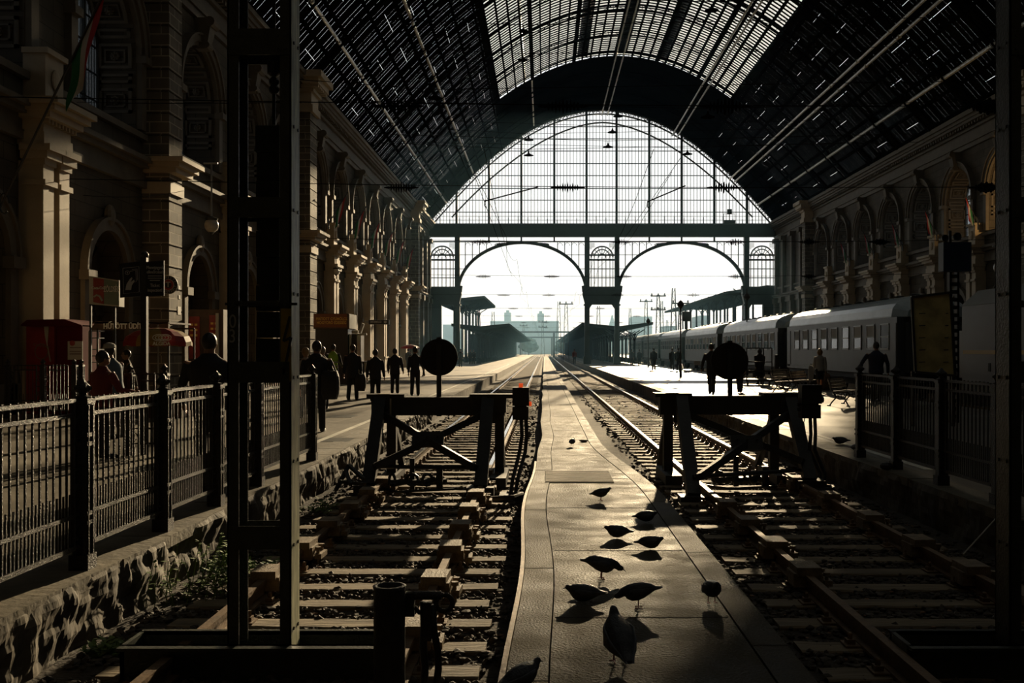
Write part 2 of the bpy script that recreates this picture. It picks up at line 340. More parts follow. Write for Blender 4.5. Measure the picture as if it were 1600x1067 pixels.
# ---------------------------------------------------------------- side walls with their arcades
BAYS_L = [2.6, 9.8, 17.0, 24.3, 31.6, 39.9, 46.5, 52.2, 60.3, 66.85, 73.4, 79.9, 86.5, 93.1, 99.6]
PIERS = [(34.5, 35.6), (55.3, 56.8), (102.9, 104.0)]
PILS = [6.2, 13.4, 20.6, 27.05, 43.3, 49.4, 63.55, 70.1, 76.65, 83.2, 89.8, 96.35]
def wall(side):
    Xp, s = (XL, 1) if side == 'left' else (XR, -1)
    P = lambda d, y, z: (Xp+s*d, y, z)
    wroot = empty('wall_'+side, (Xp, 50, .3), label='%s arcade wall of the train shed in pale stone, two storeys of arches' % side, kind='structure')
    face = MB(); rev = MB(); orn = MB(); glassb = []; coff = MB(); low = MB()
    def bx(b, d0, d1, y0, y1, z0, z1):
        x0, x1 = sorted((Xp+s*d0, Xp+s*d1)); b.box(x0, x1, y0, y1, z0, z1)
    def arch_hole(b, rb, c, hw, zs, z0, z1, ya, yb, dep, n=16):      # face with an arched hole in y ya..yb, z z0..z1, sill at zs[0], spring at zs[1]
        sill, spr = zs
        for (a, e) in ((ya, c-hw), (c+hw, yb)): b.quad(P(0, a, z0), P(0, e, z0), P(0, e, z1), P(0, a, z1))
        if sill > z0+.01: b.quad(P(0, c-hw, z0), P(0, c+hw, z0), P(0, c+hw, sill), P(0, c-hw, sill)); rb.quad(P(0, c-hw, sill), P(0, c+hw, sill), P(-dep, c+hw, sill), P(-dep, c-hw, sill))
        pts = [(c-hw, sill), ]+[(c-hw*math.cos(PI*i/n), spr+hw*math.sin(PI*i/n)) for i in range(n+1)]+[(c+hw, sill)]
        for (y1_, z1_), (y2_, z2_) in zip(pts[:-1], pts[1:]):
            rb.quad(P(0, y1_, z1_), P(0, y2_, z2_), P(-dep, y2_, z2_), P(-dep, y1_, z1_))
        for (y1_, z1_), (y2_, z2_) in zip(pts[1:-2], pts[2:-1]): b.quad(P(0, y1_, z1_), P(0, y2_, z2_), P(0, y2_, z1), P(0, y1_, z1))
        return pts
    def band(b, c, r0, r1, spr, d0, d1, n=20, a0=0, a1=PI):             # raised moulding following an arch
        for i in range(n):
            q = []
            for t in (a0+(a1-a0)*i/n, a0+(a1-a0)*(i+1)/n):
                for r in (r0, r1):
                    for d in (d0, d1): q.append(P(d, c-r*math.cos(t), spr+r*math.sin(t)))
            b.add(q, [(1,5,7,3), (0,1,3,2)[::-1], (2,3,7,6), (0,4,5,1)])
    # horizontal layout
    cuts = [-10.0]
    for a, c in zip(BAYS_L[:-1], BAYS_L[1:]): cuts.append((a+c)/2)
    cuts.append(102.95)
    for c, ya, yb in zip(BAYS_L, cuts[:-1], cuts[1:]):
        hw = 2.3 if c < 33 else 2.1 if c != 52.2 else 1.9
        if side == 'right' and c < 50: hw = 2.1
        spr = 12.0
        pts = arch_hole(face, rev, c, hw, (9.5, spr), 8.5, 15.6, ya, yb, 1.45)
        band(orn, c, hw+.02, hw+.16, spr, 0, .16); band(orn, c, hw+.16, hw+.42, spr, 0, .26); band(orn, c, hw+.42, hw+.5, spr, 0, .34)
        for sy in (-1, 1):       # jamb strips below the spring, impost block
            y0_, y1_ = sorted((c+sy*(hw+.02), c+sy*(hw+.42)))
            bx(orn, 0, .2, y0_, y1_, 9.5, spr-.25); y0_, y1_ = sorted((c+sy*(hw+.0), c+sy*(hw+.52))); bx(orn, 0, .36, y0_, y1_, spr-.25, spr)
        # keystone: tapering scroll block
        orn.add([P(0, c-.22, spr+hw-.1), P(.45, c-.22, spr+hw-.1), P(.45, c+.22, spr+hw-.1), P(0, c+.22, spr+hw-.1),
                 P(0, c-.36, spr+hw+1.1), P(.7, c-.36, spr+hw+1.1), P(.7, c+.36, spr+hw+1.1), P(0, c+.36, spr+hw+1.1)],
                [(0,1,2,3), (4,7,6,5), (0,4,5,1), (1,5,6,2), (2,6,7,3)])
        orn.tube([P(.62, c-.38, spr+hw+.95), P(.62, c+.38, spr+hw+.95)], .2, 10); orn.tube([P(.45, c-.27, spr+hw+.05), P(.45, c+.27, spr+hw+.05)], .13, 10)
        # coffers on the reveal: framed square panels with a rosette, narrow panels in between
        if c > 20:
            L = []; acc = 0
            for (p, q) in zip(pts[:-1], pts[1:]): L.append((acc, p, q)); acc += math.hypot(q[0]-p[0], q[1]-p[1])
            def along(t):
                for a0, p, q in L[::-1]:
                    if t >= a0:
                        l = math.hypot(q[0]-p[0], q[1]-p[1]); k = (t-a0)/l; n_ = Vector((0, (q[1]-p[1]), -(q[0]-p[0])))/l
                        return Vector((0, p[0]+(q[0]-p[0])*k, p[1]+(q[1]-p[1])*k)), n_
                return Vector((0, pts[0][0], pts[0][1])), Vector((0, 1, 0))
            def panel(t0, t1, rose):
                p0, n0 = along(t0); p1, n1 = along(t1)
                def bar_(ta, tb, da, db):
                    vs = []
                    for t in (ta, tb):
                        p, n_ = along(t)
                        for d in (da, db):
                            for h in (-.01, .05): vs.append(P(d, p.y+n_.y*h, p.z+n_.z*h))
                    coff.add(vs, [(1,3,7,5), (0,1,5,4), (2,6,7,3), (0,2,3,1), (4,5,7,6)])
                bar_(t0, t1, -.12, -.24); bar_(t0, t1, -1.15, -1.27); bar_(t0, t0+.1, -.12, -1.27); bar_(t1-.1, t1, -.12, -1.27)
                if rose:
                    bar_(t0+.2, t1-.2, -.34, -.39); bar_(t0+.2, t1-.2, -1.0, -1.05); bar_(t0+.2, t0+.25, -.34, -1.05); bar_(t1-.25, t1-.2, -.34, -1.05)
                    p, n_ = along((t0+t1)/2)
                    for k in range(8):
                        a = 2*PI*k/8; q, _ = along((t0+t1)/2+.11*math.sin(a)); coff.ball(P(-.7+.11*math.cos(a), q.y+n_.y*.03, q.z+n_.z*.03), .055, 6)
                    coff.ball(P(-.7, p.y+n_.y*.05, p.z+n_.z*.05), .07, 8)
            t = .25; k = 0
            while t+.95 < acc:
                panel(t, t+(.85 if k % 2 == 0 else .32), k % 2 == 0); t += (.85 if k % 2 == 0 else .32)+.17; k += 1
        glassb.append((c, hw, spr))
        # lower storey: arched recess with a door
        lhw = 1.35
        lp = arch_hole(face, rev, c, lhw, (.3, 4.4), .3, 8.5, ya, yb, .75)
        band(orn, c, lhw+.02, lhw+.34, 4.4, 0, .16); band(orn, c, lhw+.34, lhw+.44, 4.4, 0, .24)
        for sy in (-1, 1):
            y0_, y1_ = sorted((c+sy*(lhw-.1), c+sy*(lhw+.5))); bx(orn, 0, .3, y0_, y1_, 4.1, 4.4); y0_, y1_ = sorted((c+sy*(lhw+.05), c+sy*(lhw+.4))); bx(orn, 0, .14, y0_, y1_, .3, 4.1)
        orn.ball(P(.12, c, 6.25), .3, 10, (.5, 1, 1.2))
        low.add([P(-.74, y_, z_) for y_, z_ in lp], [tuple(range(len(lp)))])
        for yy in (-.66, 0, .66): bx(low, -.74, -.64, c+yy-.05, c+yy+.05, .3, 4.4)
        for zz in (.35, 1.6, 3.1, 4.35): bx(low, -.74, -.64, c-1.3, c+1.3, zz, zz+.12)
        for t_ in (PI/4, PI/2, 3*PI/4): low.bar(P(-.68, c, 4.4), P(-.68, c-1.3*math.cos(t_), 4.4+1.3*math.sin(t_)), .05)
    # end bay next to the gable
    face.quad(P(0, 102.95, .3), P(0, YG, .3), P(0, YG, 15.6), P(0, 102.95, 15.6))
    for yp in (107.2, 111.0, 115.2, 118.6):
        bx(orn, 0, .5, yp-.35, yp+.35, .3, 8.1); bx(orn, 0, .4, yp-.35, yp+.35, 8.6, 15.0); bx(orn, 0, .62, yp-.5, yp+.5, 14.7, 15.2); bx(orn, 0, .62, yp-.5, yp+.5, 7.5, 8.1)
    face.quad(P(0, -10, 15.6), P(0, YG, 15.6), P(0, YG, ZB+.1), P(0, -10, ZB+.1))
    # string course, plinth, entablature with modillions
    bx(orn, 0, .18, -10, YG, 7.55, 7.8); bx(orn, 0, .12, -10, YG, 7.8, 8.2); bx(orn, 0, .34, -10, YG, 8.2, 8.36); bx(orn, 0, .5, -10, YG, 8.36, 8.52); bx(orn, 0, .14, -10, YG, .3, 1.1)
    bx(orn, 0, .2, -10, YG, 9.2, 9.4)
    for z0, z1, d in ((15.2, 15.5, .14), (15.5, 15.62, .24), (15.62, 16.3, .1), (16.3, 16.48, .26), (16.66, 16.84, .62), (16.84, 17.05, .72), (17.05, 17.3, .86)): bx(orn, -.02, d, -10, YG, z0, z1)
    y = -9.8
    while y < YG:
        bx(orn, 0, .5, y, y+.17, 16.48, 16.66); y += .42
    # pilaster pairs with capitals, ressaut and pedestal
    pil = MB(); cap = MB()
    for c in PILS:
        for dy in (-.44, .44):
            bx(pil, 0, .66, c+dy-.28, c+dy+.28, .3, 7.0)
            bx(pil, .1, .74, c+dy-.36, c+dy+.36, .3, 1.3); bx(pil, .1, .8, c+dy-.4, c+dy+.4, 1.3, 1.45)
            bx(cap, .1, .74, c+dy-.34, c+dy+.34, 6.35, 6.5); bx(cap, .1, .72, c+dy-.32, c+dy+.32, 6.9, 7.05); bx(cap, .1, .82, c+dy-.4, c+dy+.4, 7.05, 7.25); bx(cap, .1, .92, c+dy-.46, c+dy+.46, 7.25, 7.42)
        for z0, z1, d, h in ((7.42, 7.75, .72, .8), (7.75, 8.1, .68, .76), (8.1, 8.28, .95, .95), (8.28, 8.44, 1.12, 1.05), (8.44, 8.6, 1.25, 1.15)): bx(cap, 0, d, c-h, c+h, z0, z1)
        for k in range(9): bx(cap, .68, .82, c-.74+k*.185, c-.66+k*.185, 7.98, 8.1)
        bx(pil, 0, .6, c-.5, c+.5, 8.6, 9.9); bx(cap, 0, .7, c-.58, c+.58, 9.9, 10.05)
        cap.ball(P(.64, c, 9.3), .22, 12, (.3, 1, 1.3))
    for a, c in PIERS:
        rus = MB(); z = .3
        bx(rus, 0, .86, a, c, .3, 16.3)
        while z < 15.2:
            bx(rus, 0, .93, a-.06, c+.06, z+.03, z+.73)
            z += .76
        rus.build('pier', M['rusticated'], wroot)
        for z0, z1, d, h in ((7.4, 7.8, 1.0, .1), (8.1, 8.28, 1.25, .3), (8.28, 8.44, 1.42, .42), (8.44, 8.6, 1.58, .55)): bx(cap, 0, d, a-h, c+h, z0, z1)
        for z0, z1, d in ((15.2, 15.6, 1.1), (15.6, 16.3, 1.0), (16.3, 16.5, 1.15), (16.66, 17.0, 1.5), (17.0, 17.35, 1.7)): bx(cap, 0, d, a-(d-.9), c+(d-.9), z0, z1)
        y = a-.4
        while y < c+.3: bx(cap, 0, 1.45, y, y+.18, 16.5, 16.66); y += .4
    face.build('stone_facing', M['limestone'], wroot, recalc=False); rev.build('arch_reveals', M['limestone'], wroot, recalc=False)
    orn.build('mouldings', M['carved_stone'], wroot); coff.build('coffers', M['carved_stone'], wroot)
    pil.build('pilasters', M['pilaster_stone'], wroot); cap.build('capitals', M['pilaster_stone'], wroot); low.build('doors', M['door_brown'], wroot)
    for i, (c, hw, spr) in enumerate(glassb):
        if c < 20: 
            pass
        wn = empty('window_%d' % (i+1+(20 if side == 'right' else 0)), (Xp-s*1.3, c, 9.5), label='arched window in the %s wall' % side, kind='structure')
        g = MB(); g.add([P(-1.32, c-hw, 9.5)]+[P(-1.32, c-hw*math.cos(PI*k/16), spr+hw*math.sin(PI*k/16)) for k in range(17)]+[P(-1.32, c+hw, 9.5)], [tuple(range(19))])
        g.build('pane', M['dirty_window'], wn)
        f = MB()
        def mv(y, wd): 
            zt = spr+math.sqrt(max(0, hw*hw-(y-c)**2)); f.bar(P(-1.28, y, 9.5), P(-1.28, y, zt), wd, wd)
        for k in range(-11, 12):
            y = c+k*hw/11.5; mv(y, .1 if k % 6 == 0 else .022)
        for zz in (9.5, 10.4, 11.3, 12.2, 13.1):
            hh = hw if zz < spr else math.sqrt(max(0, hw*hw-(zz-spr)**2)); f.bar(P(-1.28, c-hh, zz), P(-1.28, c+hh, zz), .05, .05)
        fr = [P(-1.3, c-hw*.98*math.cos(PI*k/16), spr+hw*.98*math.sin(PI*k/16)) for k in range(17)]
        f.tube([P(-1.3, c-hw*.98, 9.5)]+fr+[P(-1.3, c+hw*.98, 9.5)], .07, 6)
        f.build('window_frame', M['dark_iron'], wn)
mat('door_brown', (.05,.035,.022), .5, var=.3)
wall('left'); wall('right')
# head wall behind the camera, with the glow of the booking hall kept out
b = MB(); n = 24; pts = [(XL-1.6, -.2), (XL-1.6, ZB)]+[vault(-1+2*k/n, .2) for k in range(n+1)]+[(XR+1.6, ZB), (XR+1.6, -.2)]
b.prism(pts, -10.6, -10.0); b.build('wall_back', M['limestone'], label='end wall of the shed behind the buffer stops', kind='structure')
# closing skins outside the walls below the windows
b = MB(); b.box(XL-1.9, XL-1.6, -10, YG, -.2, 9.5); b.box(XR+1.6, XR+1.9, -10, YG, -.2, 9.5); b.box(XL-1.9, XL-.02, -10, YG, 14.6, 14.9); b.box(XR+.02, XR+1.9, -10, YG, 14.6, 14.9)
b.build('wall_outer', M['limestone'], label='plain outer skin of the side walls', kind='structure')

# ---------------------------------------------------------------- roof
ce = empty('ceiling', (XC, 50, ZB), label='iron train shed roof of dark boards with a glazed middle', kind='structure')
SL = [.60, .665, .73, .79, .85, .905, .955]     # lines of light slots between the boards
ub = [k/60 for k in range(61)]
for s_ in SL: ub += [s_-.0003, s_+.0003]
ub += [US]
ub = sorted(set(round(x, 6) for x in ub)); ub = sorted([-x for x in ub if x > 0]+ub)
for sgn in (-1, 1):
    b = MB()
    def slot(um, y):
        for k, s_ in enumerate(SL):
            if abs(abs(um)-s_) < .0004:
                ph = (y+k*1.9+(0 if sgn < 0 else 2.3)) % 6.55
                return ph < (3.2 if k % 2 else 2.4) and (int((y+k*3)/6.55)*7+k*5) % 3 != 0
        return False
    y = Y0R; i = 0
    while y < YG+.5:
        l = .55; gap = .013 if sgn < 0 else .002
        if i % 3 == 1: gap *= .3
        for ua, uc in zip(ub[:-1], ub[1:]):
            um = (ua+uc)/2
            if um*sgn < 0: continue
            run = (i*131+int(abs(um)*9)*57+int(y/6.5)*17) % 7
            if abs(um) < US and y < YSK: continue
            if slot(um, y): continue
            (xa, za), (xb, zb) = vault(ua, .10), vault(uc, .10); (xa2, za2), (xb2, zb2) = vault(ua, .10), vault(uc, .10)
            g = gap if run < 5 and abs(um) > .56 and y < YG-12 else -.01
            b.quad((xa, y, za), (xb, y, zb), (xb2, y+l-g, zb2), (xa2, y+l-g, za2))
        y += l; i += 1
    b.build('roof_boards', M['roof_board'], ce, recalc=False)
# glazing: panes, cross bars
b = MB(); n = 26
for k in range(n):
    ua, uc = -US+2*US*k/n, -US+2*US*(k+1)/n
    (xa, za), (xb, zb) = vault(ua, .22), vault(uc, .22); b.quad((xa, Y0R, za), (xb, Y0R, zb), (xb, YSK, zb), (xa, YSK, za))
b.build('skylight_panes', M['skylight_glass'], ce, recalc=False)
b = MB(); y = Y0R
while y < YSK:
    for k in range(n):
        ua, uc = -US+2*US*k/n, -US+2*US*(k+1)/n
        (xa, za), (xb, zb) = vault(ua, .16), vault(uc, .16); (xa2, za2), (xb2, zb2) = vault(ua, .2), vault(uc, .2)
        q = [(xa, y, za), (xb, y, zb), (xb, y+.22, zb), (xa, y+.22, za), (xa2, y, za2), (xb2, y, zb2), (xb2, y+.22, zb2), (xa2, y+.22, za2)]
        b.add(q, [(0,1,2,3), (0,4,5,1), (3,2,6,7)])
    y += .62
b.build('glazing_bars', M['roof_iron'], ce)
b = MB()
for k in range(-14, 15):
    u = k*US/14
    x, z = vault(u, .0); w_ = .13 if k % 5 else .34
    b.box(x-w_/2, x+w_/2, Y0R, YSK, z-.14, z+.12)
for k in (-3, 0, 3):           # sagging walkways and dirt troughs on the glazing
    x, z = vault(k*US/9+.03, .3); b.box(x-.5, x+.5, Y0R, YSK, z, z+.1)
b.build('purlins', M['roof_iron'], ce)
b = MB()
for sg in (-1, 1):
    for u in (.575, .635, .70, .76, .82, .88, .93, .98):
        x, z = vault(sg*u, -.02); b.box(x-.07, x+.07, Y0R, YG, z-.12, z+.1)
b.build('side_purlins', M['roof_iron'], ce)
RIBS = [-3.8, 2.9, 9.6, 16.3, 23.0, 30.0, 36.6, 43.3, 49.8, 56.4, 63.5, 70.1, 76.65, 83.2, 89.8, 96.35, 103.0, 111.5]
for yr in RIBS:
    b = MB(); n = 34
    for k in range(n):
        ua, uc = -1+2*k/n, -1+2*(k+1)/n
        o1, o2 = vault(ua, -.05), vault(uc, -.05); i1, i2 = vault(ua, -.5), vault(uc, -.5)
        for (p, q), ww in (((o1, o2), .14), ((i1, i2), .13)): b.bar((p[0], yr, p[1]), (q[0], yr, q[1]), ww, .1)
        b.bar((i1[0], yr, i1[1]), (o1[0], yr, o1[1]), .045, .045)
        if k % 2: b.bar((i1[0], yr, i1[1]), (o2[0], yr, o2[1]), .04, .04)
        else: b.bar((o1[0], yr, o1[1]), (i2[0], yr, i2[1]), .04, .04)
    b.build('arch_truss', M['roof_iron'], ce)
# smoke band before the gable and the eaves beam
b = MB(); b.box(XL+.1, XL+.5, Y0R, YG, ZB, ZB+.25); b.box(XR-.5, XR-.1, Y0R, YG, ZB, ZB+.25); b.build('eaves_beam', M['carved_stone'], ce)
# long painted pipes hung under the roof: positions read where they meet the gable
PIPES = [(697,317,.10,1), (731,273,.07,1), (739,270,.11,1), (825,195,.06,1), (834,196,.09,1), (940,180,.07,0), (949,180,.07,0), (1050,212,.08,0), (1058,214,.08,0), (1140,280,.10,0), (1148,284,.10,0), (1184,320,.12,0)]
pp = empty('roof_pipes', (XC, 60, 20), label='long pale painted pipes running under the roof towards the gable', kind='structure')
for x, y, r, _ in PIPES:
    p = at(x, y, 119); b = MB(); yy = [Y0R+8*i for i in range(17)]
    b.tube([(p.x, Y0R, p.z), (p.x, 119, p.z)], r, 8)
    for k, q in enumerate(RIBS): b.lathe([(r*1.0, -.04), (r*1.5, -.04), (r*1.5, .04), (r*1.0, .04)], (0, 0, 0), 8); b.xf(Matrix.Translation((p.x, q+.3, p.z)) @ Matrix.Rotation(PI/2, 4, 'X'), len(b.v)-32)
    b.build('pipe', M['pipe_paint'], pp, smooth=False)

# unseen warm fill lamps, added to make two recesses of the right arcade glow
for (yb_, pw) in ((58.75, 260), (65.3, 55)):
    t = empty('floodlight_or_added_fill', (XR+.75, yb_, 9.5), label='added warm fill lamp in %s arched recess of the right arcade' % ('the nearest visible' if yb_ < 60 else 'the second'), cat='lamp')
    b = MB(); b.box(XR+.65, XR+.85, yb_-.08, yb_+.08, 9.5, 9.62); b.build('housing', M['dark_iron'], t)  # made-up housing for the added fill lamp
    ld = bpy.data.lights.new('recess_fill', 'POINT'); ld.energy = pw; ld.color = (1, .62, .25); ld.shadow_soft_size = .12
    lo = bpy.data.objects.new('recess_fill', ld); COL.objects.link(lo); lo.location = (XR+.75, yb_, 9.9)
# ---------------------------------------------------------------- gable screen
G = lambda x, y: at(x, y, YG)
gs = empty('gable_screen', (XC, YG, .3), label='iron and glass end screen of the shed with two great arches', kind='structure')
def gx(x): return (x-850)/F*YG
def gz(y): return H-(y-547)/F*YG
def lun(x):                    # height of the lunette's arch over world x
    return ZB+RISE*vprof((x-XC)/HS)
b = MB(); zt = gz(350); zb = gz(370)
b.box(XL, XR, YG-.35, YG+.35, zb, zt); b.box(XL, XR, YG-.6, YG+.5, zt-.12, zt); b.box(XL, XR, YG-.5, YG+.5, zb, zb+.14)
b.build('girder', M['gable_iron'], gs)
b = MB()
for x in (713.4, 764, 814.6, 866, 916.4, 963.3, 1014.5, 1065, 1116, 1167): X = gx(x); b.box(X-.13, X+.13, YG-.2, YG+.12, zt, lun(X))
for x in (764, 814.6, 866, 1014.5, 1065, 1116): X = gx(x); b.box(X-.1, X+.1, YG-.15, YG+.1, gz(378), zb)
b.build('main_mullions', M['gable_iron'], gs)
b = MB(); hys = (188, 198, 217, 236, 255.6, 274.4, 294.4, 312.7, 331.5, 338, 344)
for k, y in enumerate(hys):
    Z = gz(y); hw = HS*math.sqrt(max(0, (1-(Z-ZB)/RISE)/1.05)) if Z > ZB else HS
    hw = min(hw, HS); t = .045 if k < 9 else .02; b.box(XC-hw, XC+hw, YG-.05, YG+.05, Z-t, Z+t)
b.build('transoms', M['gable_iron'], gs)
b = MB(); X = XL+.2; k = 0
while X < XR-.3:
    b.box(X-.028, X+.028, YG-.03, YG+.03, zt, lun(X))
    if k % 3 == 0: b.box(X-.05, X+.05, YG-.04, YG+.04, zt, zt+random.uniform(.5, 1.0))
    X += .392; k += 1
b.build('glazing_bars', M['gable_iron'], gs)
# arch rim with scroll ornament
b = MB(); n = 80
for k in range(n):
    p, q = vault(-1+2*k/n, -.46), vault(-1+2*(k+1)/n, -.46); r, t = vault(-1+2*k/n, .0), vault(-1+2*(k+1)/n, .0)
    b.bar((p[0], YG, p[1]), (q[0], YG, q[1]), .35, .12)
    b.bar((r[0], YG, r[1]), (t[0], YG, t[1]), .1, .05)
b.build('arch_rim', M['gable_iron'], gs)
b = MB(); m_ = 92
for k in range(m_):
    u = -1+2*(k+.5)/m_; c = vault(u, -.22); c2 = vault(u+.011, -.16)
    for (cc, r, f) in ((c, .13, 1), (c2, .07, -1)):
        b.tube([(cc[0]+r*(1-.12*j)*math.cos(f*j*.9+k), YG-.05, cc[1]+r*(1-.12*j)*math.sin(f*j*.9+k)) for j in range(8)], .042, 4, False)
b.build('scrollwork', M['gable_iron'], gs)
# solid roof edge above the rim
b = MB()
for k in range(n):
    p, q = vault(-1+2*k/n, .02), vault(-1+2*(k+1)/n, .02); r, t = vault(-1+2*k/n, 1.1), vault(-1+2*(k+1)/n, 1.1)
    b.quad((p[0], YG-.3, p[1]), (q[0], YG-.3, q[1]), (t[0], YG-.3, t[1]), (r[0], YG-.3, r[1]))
b.build('verge', M['gable_iron'], gs)
# columns
def post(b, x0, x1, y0, y1=None, d=.4):
    b.box(gx(x0), gx(x1), YG-d, YG+d, gz(y1) if y1 else -.2, gz(y0))
for i, (x0, x1) in enumerate(((662, 670.5), (711, 718.5), (913.5, 921), (960.5, 967.5), (1162.5, 1170), (1211, 1216))):
    b = MB(); post(b, x0, x1, 370)
    for yy in (450, 455, 476): b.box(gx(x0)-.12, gx(x1)+.12, YG-.5, YG+.5, gz(yy)-.12, gz(yy)+.05)
    b.box(gx(x0)-.15, gx(x1)+.15, YG-.55, YG+.55, .28, 1.2); b.build('column', M['gable_iron'], gs)
# solid panels, brackets below the small windows
b = MB()
for x0, x1 in ((662, 715), (917, 964), (1166, 1216)):
    post(b, x0, x1, 450, 476, .22)
    for xx, sg in ((x0+4, 1), (x1-4, -1)): b.prism([(gx(xx), gz(476)), (gx(xx+sg*4), gz(476)), (gx(xx), gz(482))], YG-.2, YG+.2)
post(b, 662, 690, 476, None, .2); post(b, 1192, 1216, 476, None, .2)
for xx, sg in ((718, 1), (913.5, -1), (967.5, 1), (1162.5, -1)):    # consoles at the spring of the great arches
    b.prism([(gx(xx), gz(447)), (gx(xx+sg*4.5), gz(449)), (gx(xx+sg*3), gz(456)), (gx(xx+sg*3.4), gz(460)), (gx(xx+sg*1.5), gz(468)), (gx(xx), gz(473))], YG-.45, YG+.45)
b.build('spandrel_panel', M['gable_iron'], gs)
# the two great arches: elliptical bands with hanging bars in the spandrels
for (x0, x1, yt) in ((716, 915.5, 379), (966, 1164.5, 379)):
    a = MB(); cx_ = (gx(x0)+gx(x1))/2; rx = (gx(x1)-gx(x0))/2; zs = gz(456); rz = gz(yt)-zs; n = 48
    def el(t, k=1.0, dz=0): return (cx_-rx*k*math.cos(t), YG, zs+(rz*k+dz)*math.sin(t))
    for j in range(n):
        p, q = el(PI*j/n), el(PI*(j+1)/n); a.bar(p, q, .5, .34)
        p, q = el(PI*j/n, .985), el(PI*(j+1)/n, .985); a.bar(p, q, .7, .08)
    a.build('great_arch', M['gable_iron'], gs)
    a = MB(); nb = 18
    for j in range(1, nb):
        X = gx(x0)+(gx(x1)-gx(x0))*j/nb; t = (X-cx_)/rx; za = zs+rz*math.sqrt(max(0, 1-t*t))
        if abs(t) > .45: a.box(X-.05, X+.05, YG-.05, YG+.05, za, gz(378))
        if abs(t) > .5:
            for sg in (-1, 1): a.tube([(X+sg*.0+.31*(1-math.cos(w_)) , YG, gz(378)-.5+.4*math.sin(w_)) for w_ in (0, .6, 1.2, 1.8, 2.5, 3.1)], .03, 4, False)
    for yy in (398, 420, 441):
        Z = gz(yy); t = math.sqrt(max(0, 1-((Z-zs)/rz)**2)) if Z < zs+rz else 0
        a.box(gx(x0), cx_-rx*t, YG-.04, YG+.04, Z-.035, Z+.035); a.box(cx_+rx*t, gx(x1), YG-.04, YG+.04, Z-.035, Z+.035)
    for j in range(22):          # scroll ornament around the crown
        for sg in (-1, 1):
            t = sg*(.22+.2*j/22); X = cx_+rx*t; Z = zs+rz*math.sqrt(1-t*t); hgt = gz(378)-Z-.1
            if hgt > .05: a.tube([(X+min(.12, hgt/2)*math.cos(q)*(1-q*.08), YG-.05, Z+hgt/2+min(.14, hgt/2)*math.sin(q)) for q in [w_*.8+j for w_ in range(8)]], .035, 4, False)
    a.build('spandrel_bars', M['gable_iron'], gs)
b = MB(); b.box(XL, XR, YG-.1, YG+.1, gz(378.5), gz(376.5)); b.build('head_rail', M['gable_iron'], gs)
# three small arched windows beside the great arches
for (x0, x1) in ((670.5, 711), (921, 960.5), (1170, 1211)):
    a = MB(); cx_ = (gx(x0)+gx(x1))/2; W = (gx(x1)-gx(x0)); z0, z1 = gz(450), gz(378); zs = gz(402); r = W*.43
    for k in (1.0, .72, .32):
        a.tube([(cx_-r*k*math.cos(PI*j/16), YG, zs+r*k*math.sin(PI*j/16)) for j in range(17)], .09 if k == 1 else .07, 5, False)
    for k in (1.0, .72): 
        for sg in (-1, 1): a.box(cx_+sg*r*k-.04, cx_+sg*r*k+.04, YG-.06, YG+.06, z0, zs)
    for j in range(1, 8): a.bar((cx_-r*.32*math.cos(PI*j/8), YG, zs+r*.32*math.sin(PI*j/8)), (cx_-r*math.cos(PI*j/8), YG, zs+r*math.sin(PI*j/8)), .07)
    for k in (-.36, 0, .36): a.box(cx_+k*r-.045, cx_+k*r+.045, YG-.05, YG+.05, z0, zs+.1)
    for yy, t in ((398.5, .1), (406, .1), (420, .05), (434, .05), (449, .1)): a.box(gx(x0), gx(x1), YG-.06, YG+.06, gz(yy)-t, gz(yy)+t)
    for sx_ in (-1, 1):          # scroll corners
        for j in range(14):
            X = cx_+sx_*(W*.47-.16*(j % 4)); Z = gz(379)-.12-.2*(j//4)
            if math.hypot(X-cx_, Z-zs) > r+.12: a.tube([(X+.085*math.cos(q), YG-.03, Z+.085*math.sin(q)) for q in (0, 1.2, 2.4, 3.6, 4.8)], .022, 4, False)
    a.build('arched_tracery', M['gable_iron'], gs)
# the panes of the lunette, the spandrels and the small windows
b = MB(); n = 40
for k in range(n):
    p, q = vault(-1+2*k/n), vault(-1+2*(k+1)/n); b.quad((p[0], YG+.06, ZB-.1), (q[0], YG+.06, ZB-.1), (q[0], YG+.06, q[1]), (p[0], YG+.06, p[1]))
for x0, x1 in ((670.5, 711), (921, 960.5), (1170, 1211)): b.quad((gx(x0), YG+.06, gz(450)), (gx(x1), YG+.06, gz(450)), (gx(x1), YG+.06, zb), (gx(x0), YG+.06, zb))
b.build('screen_panes', M['lunette_glass'], gs, recalc=False)
# thin arched tie and struts in front of the screen
b = MB(); n = 40; pts = []
for k in range(n+1):
    x = 706+470*k/n; t = (x-941)/235; pts.append(at(x, 191.5+148*(abs(t)**1.75), 112))
b.tube(pts, .09, 6); b.build('arch_tie', M['dark_iron'], gs)
# maintenance cradle standing on the girder
cg = at(1139.5, 349, YG-.4)
cr_ = empty('maintenance_cradle', cg, label='small maintenance cradle on the girder ledge at the right of the lunette', cat='cradle')
b = MB(); b.box(cg.x-.7, cg.x+.7, cg.y-.3, cg.y+.3, cg.z, cg.z+.35); b.build('basket', M['dark_iron'], cr_)
b = MB(); b.bar((cg.x, cg.y, cg.z+.3), (cg.x, cg.y, cg.z+2.8), .09); b.bar((cg.x-.7, cg.y, cg.z+1.15), (cg.x+.7, cg.y, cg.z+1.15), .05)
for sg in (-1, 1): b.bar((cg.x+sg*.68, cg.y, cg.z), (cg.x+sg*.68, cg.y, cg.z+1.15), .05)
b.box(cg.x-.25, cg.x+.3, cg.y-.15, cg.y+.15, cg.z+1.1, cg.z+1.7); b.build('mast', M['dark_iron'], cr_)
